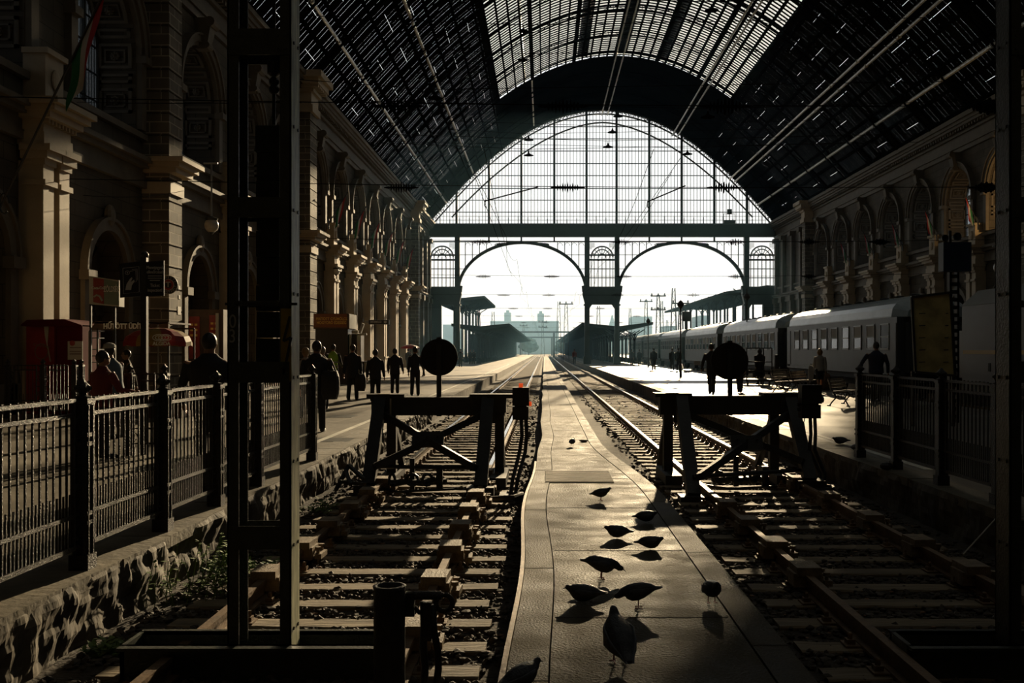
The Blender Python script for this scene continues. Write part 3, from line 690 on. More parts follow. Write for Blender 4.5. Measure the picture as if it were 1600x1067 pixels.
# ---------------------------------------------------------------- tracks
GA = .7525                     # half the distance between rail centres
def rail(b, x, y0, y1, w_=.068):
    b.box(x-w_/2, x+w_/2, y0, y1, -.036, 0); b.box(x-.009, x+.009, y0, y1, -.13, -.03); b.box(x-.065, x+.065, y0, y1, -.15, -.128)
SLP = [(6.0+.6*i) for i in range(250)]
def track(xc, label, yshin):
    t = empty('railway_track', (xc, 15, -.2), label=label, cat='railway track')
    for sg in (-1, 1):
        b = MB(); rail(b, xc+sg*GA, 4.2, yshin); r = b.build('rail', M['rail_rust'], t); r['label'] = 'rusty dead end of the rail in front of the buffer stop'
        b = MB(); b.box(xc+sg*GA-.034, xc+sg*GA+.034, yshin, 420, -.036, 0); r = b.build('rail', M['rail_steel'], t); r['label'] = 'polished bright running rail'
        b = MB(); b.box(xc+sg*GA-.009, xc+sg*GA+.009, yshin, 420, -.13, -.036); b.box(xc+sg*GA-.065, xc+sg*GA+.065, yshin, 420, -.15, -.128); b.build('rail_foot', M['rail_rust'], t)
    protos = []
    for k in range(5):
        m_ = MB(); L, W = 2.5, .245; n = 14; rnd = random.Random(k+int(xc*10))
        vs = []
        for i in range(n+1):
            x = -L/2+L*i/n
            for (yy, zz) in ((-W/2, -.30), (-W/2, -.165), (-W/2+.012, -.152), (W/2-.012, -.152), (W/2, -.165), (W/2, -.30)):
                vs.append((x+rnd.uniform(-.004, .004), yy+rnd.uniform(-.006, .006), zz+rnd.uniform(-.004, .004)))
        fs = [(i*6+j, i*6+j+1, (i+1)*6+j+1, (i+1)*6+j) for i in range(n) for j in range(5)]+[tuple(range(6)), tuple(range(n*6+5, n*6-1, -1))]
        m_.add(vs, fs)
        me_o = m_.build('sleeper_shape', M['sleeper_wood'], base=False); protos.append(me_o.data); bpy.data.objects.remove(me_o)
    for i, y in enumerate(SLP[:100]):
        o = bpy.data.objects.new('sleeper', protos[i % 5]); COL.objects.link(o); o.parent = t
        o.location = (random.uniform(-.04, .04), y-15+random.uniform(-.02, .02), .2+random.uniform(-.004, .004)); o.rotation_euler = (0, 0, random.uniform(-.008, .008))
    b = MB()
    for y in SLP[100:]+[156+.6*i for i in range(300)]: b.box(xc-1.25, xc+1.25, y-.12, y+.12, -.3, -.155)
    o = b.build('distant_sleepers', M['sleeper_wood'], t); o['kind'] = 'stuff'
    for i, y in enumerate(SLP[:70]):     # screw plates beside each rail
        pass
    b = MB()
    for y in SLP[:60]:
        for sg in (-1, 1):
            x = xc+sg*GA
            b.box(x-.17, x+.17, y-.08, y+.08, -.152, -.138)
            for q in (-.12, .12):
                b.box(x+q-.03, x+q+.03, y-.035, y+.035, -.14, -.105); b.lathe([(.02, -.11), (.02, -.07), (.012, -.06)], (x+q, y, 0), 6)
    b.build('rail_fastenings', M['rail_rust'], t)['kind'] = 'stuff'
    return t
tl = track(-1.68, 'left railway track with wooden sleepers running to the far arch', 17.2)
tr = track(3.085, 'right railway track with wooden sleepers running to the far arch', 16.4)
# timber chocks clamped over the dead rail ends, one at every second sleeper
def chock(x, y, tk, k):
    b = MB(); rnd = random.Random(k); a = rnd.uniform(-.05, .05); R3 = Matrix.Rotation(a, 3, 'Z')
    b.obox((x, y, .03), (.215, .32, .075), R3); b.obox((x, y, -.05), (.26, .26, .12), R3)
    for q in (-.14, .14): b.tube([(x+.17, y+q*.6, -.16), (x+.17, y+q*.6, .0)], .017, 6); b.lathe([(.032, -.02), (.032, .012)], (x+.17, y+q*.6, 0), 6)
    b.obox((x+.18, y, -.08), (.07, .24, .05), R3)
    b.build('rail_chock', M['chock_wood'], tk)
mat('chock_wood', (.26,.19,.115), .6, var=.35, scale=9, bump=.5)
for i, y in enumerate((7.05, 8.55, 9.9, 11.1, 12.35, 13.6, 14.9, 16.0)):
    if i > 0 or True: chock(-1.68+GA, y, tl, i)
for i, y in enumerate((8.75, 10.05, 11.3, 12.55, 13.8, 15.0)): chock(-1.68-GA, y, tl, i+20)
for i, y in enumerate((8.9, 10.1, 11.4, 12.7)): chock(3.085-GA, y, tr, i+40)
for i, y in enumerate((7.9, 8.95, 10.2, 11.7, 13.4, 15.1)): chock(3.085+GA, y, tr, i+60)
# the track the train stands on
b = MB(); rail(b, 14.5-GA, 8, 340); rail(b, 14.5+GA, 8, 340)
b.build('railway_track', M['rail_rust'], label='railway track underneath the standing train', cat='railway track')
# ballast stones and litter
rb = random.Random(3)
stone_shapes = []
for k in range(14):
    bm = bmesh.new(); bmesh.ops.create_icosphere(bm, subdivisions=1, radius=1.0)
    for v in bm.verts: v.co *= rb.uniform(.6, 1.15)
    sx_, sy_, sz_ = rb.uniform(.8, 1.2), rb.uniform(.6, 1), rb.uniform(.4, .75)
    for v in bm.verts: v.co = Vector((v.co.x*sx_, v.co.y*sy_, v.co.z*sz_))
    stone_shapes.append(([v.co.copy() for v in bm.verts], [tuple(v.index for v in f.verts) for f in bm.faces])); bm.free()
def ballast(xa, xb, label, dens=1.0, y1=46):
    b = MB(); y = 4.6
    while y < y1:
        step = .5; n = int(dens*(xb-xa)*step*(380 if y < 11 else 210 if y < 18 else 60 if y < 28 else 30))
        for _ in range(n):
            x = rb.uniform(xa, xb); yy = y+rb.random()*step
            ph = (yy-6.0+.3) % .6-.3
            if abs(ph) < .11 and rb.random() < .93: continue
            r = rb.uniform(.016, .046)*(1 if y < 18 else 1.4); vs, fs = rb.choice(stone_shapes); a = rb.uniform(0, 6.28); ca, sa = math.cos(a), math.sin(a)
            z = -.190+rb.uniform(0, .035)
            b.cur = 1 if rb.random() < .06 else 0
            if b.cur: r *= .8
            b.add([(x+(v.x*ca-v.y*sa)*r, yy+(v.x*sa+v.y*ca)*r, z+v.z*r*(.3 if b.cur else 1)) for v in vs], fs)
        y += step
    b.build('ballast', [M['ballast'], M['dry_leaf']], label=label, cat='ballast', kind='stuff', recalc=False)
mat('dry_leaf', (.22,.10,.04), .7, var=.4, scale=8)
ballast(-3.25, -.22, 'dark crushed stone and dry leaves between the sleepers of the left track')
ballast(1.62, 4.6, 'dark crushed stone between the sleepers of the right track')

# ---------------------------------------------------------------- buffer stops
mat('buffer_paint', (.030,.028,.024), .6, var=.3, scale=3, bump=.3)
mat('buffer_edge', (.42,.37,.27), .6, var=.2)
mat('disc_back', (.022,.016,.013), .7, var=.2)
mat('disc_rim', (.45,.40,.32), .5)
def buffer_stop(beam, Yb, legs, back, disc, label, hook):
    x0, x1, zt, zb = beam
    c = Vector(((x0+x1)/2, Yb, -.15))
    t = empty('buffer_stop', c, label=label, cat='buffer stop')
    b = MB(); b.box(x0, x1, Yb-.13, Yb+.15, zb, zt); b.build('headstock', M['buffer_paint'], t)
    for (xx, l) in ((x0+.22, .3), (x1-.22, .34)): b = MB(); b.box(xx-l, xx+l, Yb-.15, Yb+.24, zt-.02, zt+.045); b.build('cap_plate', M['buffer_paint'], t)
    b = MB(); b.box(x1-.28, x1+.02, Yb-.17, Yb+.1, zb+.05, zt+.03); b.build('end_block', M['buffer_paint'], t)
    b = MB()
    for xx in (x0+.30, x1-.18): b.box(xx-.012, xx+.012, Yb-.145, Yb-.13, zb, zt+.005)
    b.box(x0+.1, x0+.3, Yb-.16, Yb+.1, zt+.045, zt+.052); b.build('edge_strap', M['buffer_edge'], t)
    for (xt, xb_, yb_, zb_) in legs:
        b = MB(); b.bar((xt, Yb-.08, zt-.02), (xb_, yb_, zb_), .19, .14, up=(0, 1, 0)); b.box(xb_-.2, xb_+.2, yb_-.14, yb_+.22, zb_-.1, zb_+.02)
        b.box(xt-.13, xt+.13, Yb-.16, Yb-.1, zb-.12, zt-.02); b.build('raking_leg', M['buffer_paint'], t)
    for xx in back:
        b = MB(); b.box(xx-.075, xx+.075, Yb+.2, Yb+.36, -.15, zb+.1); b.build('upright', M['buffer_paint'], t)
        b = MB(); b.box(xx-.13, xx+.13, Yb-.5, Yb+.9, -.15, .0); b.build('foot', M['buffer_paint'], t)
    (ax, ay, az), (bx_, by, bz) = (legs[0][1]+.08, legs[0][2]+.12, legs[0][3]+.28), (legs[1][1]-.08, legs[1][2]+.12, legs[1][3]+.28)
    tx0, tx1 = legs[0][0]+.06, legs[1][0]-.06; ty = Yb-.2
    b = MB(); b.bar((tx0, ty, zb+.02), (bx_, by-.04, bz), .1, .12, up=(0, 1, 0)); b.build('cross_brace', M['buffer_paint'], t)
    b = MB(); b.bar((ax, ay-.1, az), (tx1, ty-.06, zb+.02), .1, .12, up=(0, 1, 0)); b.build('cross_brace', M['buffer_paint'], t)
    mx = (ax+bx_)/2; my = (ty+ay)/2-.08; mz = (az+zb)/2+.02
    b = MB(); b.obox((mx, my-.05, mz), (.48, .05, .24), Matrix.Rotation(-.5, 3, 'X'))
    for q in (-.15, 0, .15): b.disc((mx+q, my-.08, mz+.05), .02, .02, 8)
    b.build('gusset_plate', M['buffer_paint'], t)
    b = MB(); b.tube([(ax-.05, ay+.1, az-.02), (bx_+.05, by+.1, az-.02)], .03, 8); b.build('tie_rod', M['dark_iron'], t)
    # long struts that lead back to the rails behind
    for xx in back:
        b = MB(); b.bar((xx, Yb+.15, zb+.05), (xx, Yb+1.5, -.05), .1, .12); b.build('back_strut', M['buffer_paint'], t)
    dx, dz, dr = disc
    b = MB(); b.box(dx-.038, dx+.038, Yb-.02, Yb+.02, zb-.02, dz+.2); b.build('disc_post', M['buffer_paint'], t)
    b = MB(); b.disc((dx, Yb+.03, dz), dr, .012, 48); d = b.build('disc_sign', M['disc_back'], t); d['label'] = 'back of a round stop sign'
    b = MB(); n = 40; b.tube([(dx+dr*math.cos(2*PI*j/n), Yb+.03, dz+dr*math.sin(2*PI*j/n)) for j in range(n+1)], .009, 6, False)
    b.box(dx-.04, dx+.04, Yb+.0, Yb+.06, dz+dr-.01, dz+dr+.03); b.build('rim', M['disc_back'], d)
    # coupling hook and chain debris below the beam
    b = MB(); hx = hook
    b.tube([(hx-.28, Yb-1.0, -.02), (hx-.1, Yb-1.05, .02), (hx+.14, Yb-1.1, .0), (hx+.33, Yb-1.05, .06)], .045, 8)
    for q in (-.3, 0.0, .22, .4):
        b.lathe([(.05, -.03), (.09, -.03), (.10, .0), (.09, .05), (.05, .05)], (hx+q, Yb-1.05+abs(q)*.2, 0), 10)
        n0 = len(b.v); b.tube([(.085*math.cos(a), 0, .085*math.sin(a)) for a in [k*.57 for k in range(11)]], .024, 6); b.xf(Matrix.Translation((hx+q, Yb-1.15, .06)) @ Matrix.Rotation(q*3, 4, 'Z'), n0)
    b.bar((hx-.02, Yb-1.0, -.1), (hx-.02, Yb-1.0, .36), .07); b.bar((hx+.4, Yb-1.1, -.1), (hx+.4, Yb-1.1, .22), .09)
    b.tube([(hx-.55, Yb-.9, -.08), (hx-.2, Yb-1.3, -.1), (hx+.2, Yb-1.35, -.07), (hx+.6, Yb-1.0, -.1)], .02, 6)
    b.build('coupling_gear', M['dark_iron'], t)
    return t
Y1 = 15.9
buffer_stop((-2.73, -.62, 1.235, .945), Y1, [(-2.60, -2.60, 14.75, -.03), (-.89, -.93, 14.6, -.04)], (-2.47, -.72), (at(686, 558, Y1).x, at(686, 558, Y1).z, .29),
            'timber and iron buffer stop with a round disc on the left track', -1.95)
Y2 = 16.2
buffer_stop((at(1030, 0, Y2).x, at(1244, 0, Y2).x, at(0, 618, Y2).z, at(0, 647, Y2).z), Y2, [(2.22, 2.12, 14.1, -.10), (3.98, 3.98, 14.9, .02)], (2.05, 3.80),
            (at(1140.6, 564, Y2).x, at(1140.6, 564, Y2).z, .30), 'timber and iron buffer stop with a round disc on the right track', 2.95)
# ---------------------------------------------------------------- signal lamp boxes
mat('lamp_orange', (.9,.12,.02), .35)
lo_ = M['lamp_orange'].node_tree.nodes['Principled BSDF']; lo_.inputs['Emission Color'].default_value = (1, .10, .02, 1); lo_.inputs['Emission Strength'].default_value = .55
mat('box_black', (.022,.021,.020), .5, var=.25, scale=6)
def lampbox(x0, x1, y0, y1, Y, base, label, lights):
    a, c = at(x0, y0, Y), at(x1, y1, Y); t = empty('signal_lamp', ((a.x+c.x)/2, Y, -.15), label=label, cat='signal lamp')
    m = (a.x+c.x)/2; zm = a.z+(c.z-a.z)*.56
    b = MB(); b.box(a.x, c.x, Y-.12, Y+.12, zm, a.z-.015); b.box(a.x+.0, c.x, Y-.14, Y+.14, a.z-.02, a.z); b.build('lamp_housing', M['box_black'], t)
    b = MB(); b.box(a.x, c.x-.01, Y-.1, Y+.1, c.z, zm-.02); b.box(a.x+.03, c.x-.04, Y-.09, Y+.09, zm-.03, zm+.01); b.build('cable_box', M['box_black'], t)
    if lights:
        b = MB(); b.box(m-.03, m+.03, Y-.03, Y+.03, a.z, a.z+.06); b.build('lens', M['lamp_orange'], t)
        b = MB(); b.lathe([(.035, 0), (.035, .03), (.02, .035)], (0, 0, 0), 12); b.xf(Matrix.Translation((c.x+.0, Y, zm+.02)) @ Matrix.Rotation(PI/2, 4, 'Y')); b.build('lens', M['lamp_orange'], t)
    bx_, by_ = base
    for q in (-.035, .035):
        b = MB(); p = [(m+.04+q, Y, c.z+.02), (m+.05+q, Y, c.z-.25), (m+.02+q*1.2, Y-.05, .45), (bx_+q, by_, .1), (bx_-.03+q, by_-.1, -.13)]
        pts = []
        for i in range(len(p)-1):
            for k in range(5): pts.append(Vector(p[i]).lerp(Vector(p[i+1]), k/5))
        b.tube(pts+[p[-1]], .028, 8); b.build('stand_pipe', M['box_black'], t)
    b = MB(); b.box(bx_-.22, bx_+.12, by_-.2, by_+.15, -.2, -.09); b.tube([(bx_-.35, by_-.45, -.1), (bx_, by_-.6, -.06), (bx_+.1, by_-.2, -.08), (bx_-.1, by_+.1, -.1)], .035, 6); b.build('foot', M['box_black'], t)
    if not lights:
        b = MB(); pts = [at(1257, 640, Y)+Vector((0, -.1, 0)), at(1256, 660, Y), at(1260, 685, Y), at(1262, 703, Y-.3)]; b.tube(pts, .008, 5); b.bar(at(1246, 632, Y), at(1252, 632, Y), .05); b.bar(at(1246, 640, Y), at(1252, 640, Y), .05)
        b.build('cable', M['box_black'], t)
        b = MB(); b.lathe([(.05, 0), (.05, .05), (.03, .06)], (0, 0, 0), 12); b.xf(Matrix.Translation((c.x, Y, zm+.06)) @ Matrix.Rotation(PI/2, 4, 'Y')); b.build('lens', M['box_black'], t)
lampbox(801, 827, 605, 655, 14.9, (-.42, 14.4), 'black lamp box with an orange lens on a bent pipe beside the left buffer stop', True)
lampbox(1250, 1281, 601, 653, 15.3, (4.25, 15.2), 'black lamp box without light on a bent pipe beside the right buffer stop', False)
# ---------------------------------------------------------------- lattice masts in the foreground
mat('mast_paint', (.035,.042,.032), .38, var=.3, scale=9, bump=.3, spec=.6)
mat('mast_web_lit', (.60,.60,.42), .42, var=.5, scale=30, spec=.6, stretch=(1,1,.12))  # pale tone that paints sunlight on the right post's outer web
mat('weight_iron', (.014,.017,.013), .8, var=.4, scale=5, bump=.5)
mat('yellow_paint', (.34,.24,.015), .6, var=.3, scale=8)
mat('stencil_grey', (.38,.38,.36), .7)
def mast(X0, Y, label, base_x, full=True, mirror=False):
    wd = .418; t = empty('lattice_mast', (X0+wd/2, Y+.14, -.15), label=label, cat='mast'); Zt = 10.0
    for k, (xa, sg) in enumerate(((X0, 1), (X0+wd, -1))):   # two channel posts with their flanges turned inward
        b = MB(); x1 = xa+sg*.075
        b.box(*sorted((xa, x1)), Y, Y+.012, .0, Zt); b.box(*sorted((xa, x1)), Y+.2, Y+.212, .0, Zt); b.box(*sorted((xa, xa+sg*.011)), Y, Y+.212, .0, Zt)
        zz = .15
        while zz < Zt-.2:
            for yy in (.05, .16): b.disc((xa-sg*.004, Y+yy, zz), .012, .01, 8, 'x')
            zz += .55
        o = b.build('channel_post', M['mast_paint'], t)
        if sg < 0: b = MB(); b.box(xa, xa+.002, Y+.002, Y+.21, .0, Zt); b.build('sunlit_web', M['mast_web_lit'], o)  # thin pale skin: sunlight put into the colour of this face
    for (ya, yb_) in ((822, 858), (565, 598), (470, 478), (308, 340), (45, 86)):
        za, zb_ = at(0, ya, Y).z, at(0, yb_, Y).z
        for yy in ((Y-.008, Y), (Y+.212, Y+.22)):
            b = MB(); b.box(X0+.01, X0+wd-.01, yy[0], yy[1], zb_, za)
            for q in (.04, .09, wd-.09, wd-.04):
                for h in (.25, .75): b.disc((X0+q, yy[0]-.002, zb_+(za-zb_)*h), .011, .01, 8)
            b.build('batten_plate', M['mast_paint'], t)
    for z in (5.3, 6.9, 8.5):
        for yy in (Y-.008, Y+.212): b = MB(); b.box(X0+.01, X0+wd-.01, yy, yy+.008, z, z+.16); b.build('batten_plate', M['mast_paint'], t)
    xa, xb = base_x; z0 = at(0, 1007, Y).z
    f = empty('base_frame', (0, 0, 0), parent=t)
    b = MB(); b.box(xa, xb, Y-.03, Y+.0, -.22, z0); b.box(xa, xb, Y-.09, Y, z0-.02, z0)
    b.box(xa, xb, Y+.29, Y+.32, -.22, z0-.0); b.box(xa, xa+.03, Y-.03, Y+.32, -.22, z0); b.box(xb-.03, xb, Y-.03, Y+.32, -.22, z0); b.box(xa, xb, Y+.29, Y+.36, z0-.02, z0)
    bpy.data.objects.remove(f); b.build('base_frame', M['mast_paint'], t)
    return t
mY = 6.5
X0 = at(355, 0, mY).x
ml = mast(X0, mY, 'dark green iron lattice mast with a weight stack and the stencilled number 03', (at(190, 0, mY).x, at(602, 0, mY).x))
X2 = at(1578, 0, mY).x
mr_ = mast(X2, mY, 'dark iron lattice mast cut by the right edge of the picture', (at(1417, 0, mY).x, X2+.95))
# balance weights inside the left mast, hanging on their rod
b = MB(); yw = mY+.07
for (ya, yb_, xa) in ((195, 238, 399), (238, 282, 401), (282, 318, 400)): a, c = at(xa, ya, yw), at(436, yb_, yw); b.box(a.x, c.x, yw, yw+.16, c.z+.004, a.z-.004)
for (ya, yb_, xa) in ((318, 360, 401), (360, 402, 400), (402, 445, 401), (445, 486, 400), (486, 528, 401), (528, 568, 400)): a, c = at(xa, ya, yw), at(436, yb_, yw); b.box(a.x, c.x, yw, yw+.16, c.z+.004, a.z-.004)
b.build('weight_stack', M['weight_iron'], ml)
b = MB(); a = at(428, 195, yw+.08); b.tube([a, Vector((a.x, a.y, 9.5))], .012, 6)
for yy in (140, 128, 95, 88, 60): p = at(428, yy, yw+.08); b.ball(p, .035, 8)
p = at(428, 108, yw+.08); b.lathe([(.02, 0), (.045, .02), (.045, .09), (.02, .11)], (p.x, p.y, p.z-.05), 10); b.build('weight_rod', M['dark_iron'], ml)
b = MB(); b.box(X0-.01, X0+.46, mY-.014, mY-.008, at(0, 477, mY).z, at(0, 473, mY).z); b.build('clamp', M['dark_iron'], ml)
a, c = at(439, 482, mY), at(455, 596, mY); b = MB(); b.box(a.x, c.x, mY-.006, mY-.001, c.z, a.z); yp = b.build('yellow_panel', M['yellow_paint'], ml)
b = MB(); bolt = [(452, 494), (446, 527), (441, 533), (454, 529), (449, 534), (443, 578)]; pts = [at(x, y, mY-.012) for x, y in ((453, 494), (443, 533), (455, 527), (443, 585))]
for p, q in zip(pts[:-1], pts[1:]): b.bar(p, q, .016, .006, up=(0, 1, 0))
p = pts[-1]; b.prism([(p.x-.02, p.z+.045), (p.x+.018, p.z+.05), (p.x-.004, p.z-.01)], mY-.015, mY-.009); b.build('lightning_arrow', M['box_black'], ml)
for ch, x, y in (('0', 363.5, 503), ('3', 363, 526)): text_mesh('stencil_number', ch, .125, face_cam(at(x, y, mY-.004)), M['stencil_grey'], ml, sx_=.8, extrude=.002)
# pipe stub with shackle and hoses in front of the mast base
mat('pipe_rust', (.035,.030,.026), .6, var=.5, scale=8, bump=.6)
py = 5.95; pc = at(608.5, 915, py)
pz = pc.z
pt = empty('pipe_post', (pc.x, py, -.2), label='short hollow iron pipe post standing in front of the base of the left mast', cat='post')
b = MB(); r = .094; b.lathe([(r*1.03, -.2), (r, 0), (r, pz-.02), (r*1.06, pz), (r*.8, pz+.004), (r*.72, pz-.03), (r*.7, pz-.2), (.01, pz-.2)], (pc.x, py, 0), 28); b.build('pipe', M['pipe_rust'], pt, smooth=True)
sh = empty('hose_hook', at(672, 1000, py).xy.to_3d() + Vector((0, 0, -.2)), label='rusty coupling hook and hanging hose beside the pipe post', cat='hook')
hy = py+.05
def P2(x, y, d=0): return at(x, y, hy+d)
b = MB(); b.tube([P2(632, 932), P2(650, 930), P2(672, 930), P2(690, 930)], .028, 8)
n = 16; cc = P2(694, 942); b.tube([cc+Vector((.05*math.cos(a), 0, .05*math.sin(a))) for a in [PI/2-k*2*PI/n for k in range(n+1)]], .016, 8)
b.tube([P2(648, 948), P2(655, 957), P2(668, 958), P2(678, 950)], .014, 8); b.build('shackle', M['pipe_rust'], sh, smooth=True)
b = MB(); b.bar(P2(640, 925), P2(640, 962), .06, .05); b.bar(P2(668, 940), P2(668, 1000), .05, .05); b.build('hook_body', M['pipe_rust'], sh)
b = MB(); b.tube([P2(662, 940), P2(663, 980), P2(661, 1010), P2(664, 1040), P2(662, 1085)], .024, 8); b.tube([P2(676, 945), P2(678, 985), P2(684, 1015), P2(685, 1045), P2(680, 1085)], .022, 8); b.build('hose', M['box_black'], sh, smooth=True)

# ---------------------------------------------------------------- fences
mat('fence_iron', (.028,.024,.019), .42, var=.4, scale=14, bump=.6, spec=.35)
def finial(b, c, s=1.0):
    b.lathe([(.05*s, -.02), (.062*s, 0), (.062*s, .012), (.03*s, .025), (.028*s, .04), (.05*s, .052), (.058*s, .075), (.048*s, .1), (.026*s, .125), (.008*s, .15)], c, 10)
    for k in range(8):
        a = 2*PI*k/8; b.ball((c[0]+.05*s*math.cos(a), c[1]+.05*s*math.sin(a), c[2]+.075*s), .018*s, 6)
def fence_post(x, y, par, z0=.3, h=1.31, s=1.0):
    b = MB(); w_ = .055*s
    b.box(x-w_, x+w_, y-w_, y+w_, z0, z0+h); b.box(x-w_*1.35, x+w_*1.35, y-w_*1.35, y+w_*1.35, z0, z0+.12); b.box(x-w_*1.25, x+w_*1.25, y-w_*1.25, y+w_*1.25, z0+h-.04, z0+h)
    for zz in (.35, .42, .95, 1.02): b.box(x-w_*1.18, x+w_*1.18, y-w_*1.18, y+w_*1.18, z0+zz, z0+zz+.03)
    for q in (-1, 1): b.tube([(x+q*w_*.7, y-w_, z0+.12), (x+q*w_*.7, y-w_, z0+h-.05)], .014, 6); b.tube([(x+w_, y+q*w_*.7, z0+.12), (x+w_, y+q*w_*.7, z0+h-.05)], .014, 6)
    o = b.build('fence_post', M['fence_iron'], par); f = MB(); finial(f, (x, y, z0+h), s*1.05); f.build('finial', M['fence_iron'], o); return o
def fence_panel(p, q, par, z0=.3, sp=.1, side_posts=True):
    b = MB(); p = Vector(p); q = Vector(q); d = (q-p); L = d.length; d.normalize(); g = .16
    a, c = p+d*g, q-d*g
    def R(z, w_, h): b.bar((a.x, a.y, z0+z), (c.x, c.y, z0+z), w_, h)
    R(1.30, .045, .03); R(1.19, .03, .03); R(.43, .03, .03); R(.19, .04, .035)
    for e in (a, c): b.bar((e.x, e.y, z0+.19), (e.x, e.y, z0+1.30), .028)
    for e, f_ in ((a, p), (c, q)):
        for z in (1.30, .43, .19, .78): b.bar((e.x, e.y, z0+z), (f_.x, f_.y, z0+z), .022)
        # little scroll in the gap beside each post
        for zc in (.3, .6, .95, 1.1):
            m = (e+f_)/2; b.tube([(m.x+d.x*.05*math.cos(t_), m.y+d.y*.05*math.cos(t_), z0+zc+.06*math.sin(t_)) for t_ in [k*.7 for k in range(9)]], .009, 5)
    n = max(2, round((L-2*g)/sp)); 
    for i in range(1, n):
        x = a+d*(L-2*g)*i/n; b.bar((x.x, x.y, z0+.19), (x.x, x.y, z0+1.325), .014)
        if i < n: m = x-d*(L-2*g)/n/2; b.bar((m.x, m.y, z0+.19), (m.x, m.y, z0+.60), .012)
    m = a+d*(L-2*g)*(n-.5)/n; b.bar((m.x, m.y, z0+.19), (m.x, m.y, z0+.60), .012)
    b.build('fence_panel', M['fence_iron'], par)
def fence(pts, label, sp=.1, first=True):
    c = Vector(pts[len(pts)//2]); t = empty('iron_fence', (c.x, c.y, .3), label=label, cat='fence')
    for p in pts: fence_post(p[0], p[1], t)
    for p, q in zip(pts[:-1], pts[1:]): fence_panel((p[0], p[1], 0), (q[0], q[1], 0), t, sp=sp)
    return t
fence([(-3.54, y) for y in (4.45, 6.04, 7.64, 9.25, 10.75, 12.3, 13.75, 15.2)], 'long black iron bar fence along the edge of the left platform')
fence([(4.95, y) for y in (15.6, 14.0, 12.4, 10.84, 9.3, 7.8, 6.3)], 'black iron bar fence in shade along the edge of the right platform')
fence([(at(12, 0, 24.6).x, 24.6), (at(67, 0, 24.6).x, 24.6), (at(116, 0, 24.6).x, 24.6), (at(127, 0, 24.9).x, 24.9)], 'low iron fence in front of the red vending kiosk at the left edge', sp=.09)
fence([(at(202, 0, 15.9).x, 15.9), (at(257, 0, 15.9).x, 15.9)], 'single short fence panel around the foot of the ticket inspection signpost', sp=.1)
# litter and stones lying by the right fence
for i, (x, y, Y, lab) in enumerate(((1399, 735, 13.9, 'dark lump of rubbish at the foot of the right fence'),)):
    p = at(x, y, Y); b = MB(); b.ball((p.x-.12, Y, .36), .07, 8, (1.4, 1, .8)); b.build('rubbish', M['box_black'], label=lab, cat='rubbish')
# thin pale stick leaning in the right pit
a, c = at(1505, 866, 7.9), at(1556, 810, 8.3); b = MB(); b.tube([a, c], .006, 6); b.build('stick', M['disc_rim'], label='thin pale stick leaning against the right platform wall', cat='stick')
# leaning broken iron bars beside the left platform wall
b = MB()
for (x0_, y0_, Ya), (x1_, y1_, Yb) in (((525, 765, 14.2), (545, 727, 14.6)), ((545, 727, 14.6), (568, 748, 14.3)), ((530, 752, 14.2), (572, 757, 14.3)), ((548, 757, 14), (540, 735, 14.5))):
    p, q = at(x0_, y0_, Ya), at(x1_, y1_, Yb); b.bar((p.x, p.y, max(-.2, p.z)), (q.x, q.y, max(-.15, q.z)), .045)
b.build('scrap_iron', M['dark_iron'], label='heap of bent scrap iron against the left platform wall', cat='scrap iron')
# weeds
mat('leaf_green', (.12,.20,.035), .6, var=.4, scale=12)
def weed(c, n, r, h, label, seed, lean=0):
    rw = random.Random(seed); b = MB()
    for i in range(n):
        a = rw.uniform(0, 6.28); rr = r*math.sqrt(rw.random()); x, y = c[0]+rr*math.cos(a)*.6, c[1]+rr*math.sin(a)
        hh = h*rw.uniform(.4, 1); tip = Vector((x+rw.uniform(-.12, .12), y+rw.uniform(-.12, .12), c[2]+hh)); b.tube([(x, y, c[2]), (x*.5+tip.x*.5, y*.5+tip.y*.5, c[2]+hh*.6), tip], .004, 3, False)
        for k in range(6):
            f = rw.uniform(.3, 1); p = Vector((x, y, c[2])).lerp(tip, f); a2 = rw.uniform(0, 6.28); l = rw.uniform(.04, .09)
            d = Vector((math.cos(a2), math.sin(a2), rw.uniform(-.2, .6))).normalized()*l; s_ = d.cross(Vector((0, 0, 1))).normalized()*l*.25
            b.add([p, p+d*.5+s_, p+d, p+d*.5-s_], [(0, 1, 2, 3)])
    b.build('weed', M['leaf_green'], label=label, cat='plant', recalc=False)
weed((-3.13, 8.95, -.2), 60, .75, .42, 'green leafy weeds growing against the left platform wall by the mast', 1)
weed((-3.1, 7.1, -.2), 60, .14, .10, 'small tuft of weeds at the bottom left corner', 2)
weed((-3.0, 13.2, -.2), 26, .3, .22, 'bright grass tuft by the platform wall behind the mast', 3)
weed((-2.85, 9.6, -.2), 30, .45, .12, 'low moss and weeds seen through the foot of the left mast', 4)
weed((4.5, 22.0, -.2), 14, .3, .3, 'sparse weed at the foot of the right platform wall', 5)
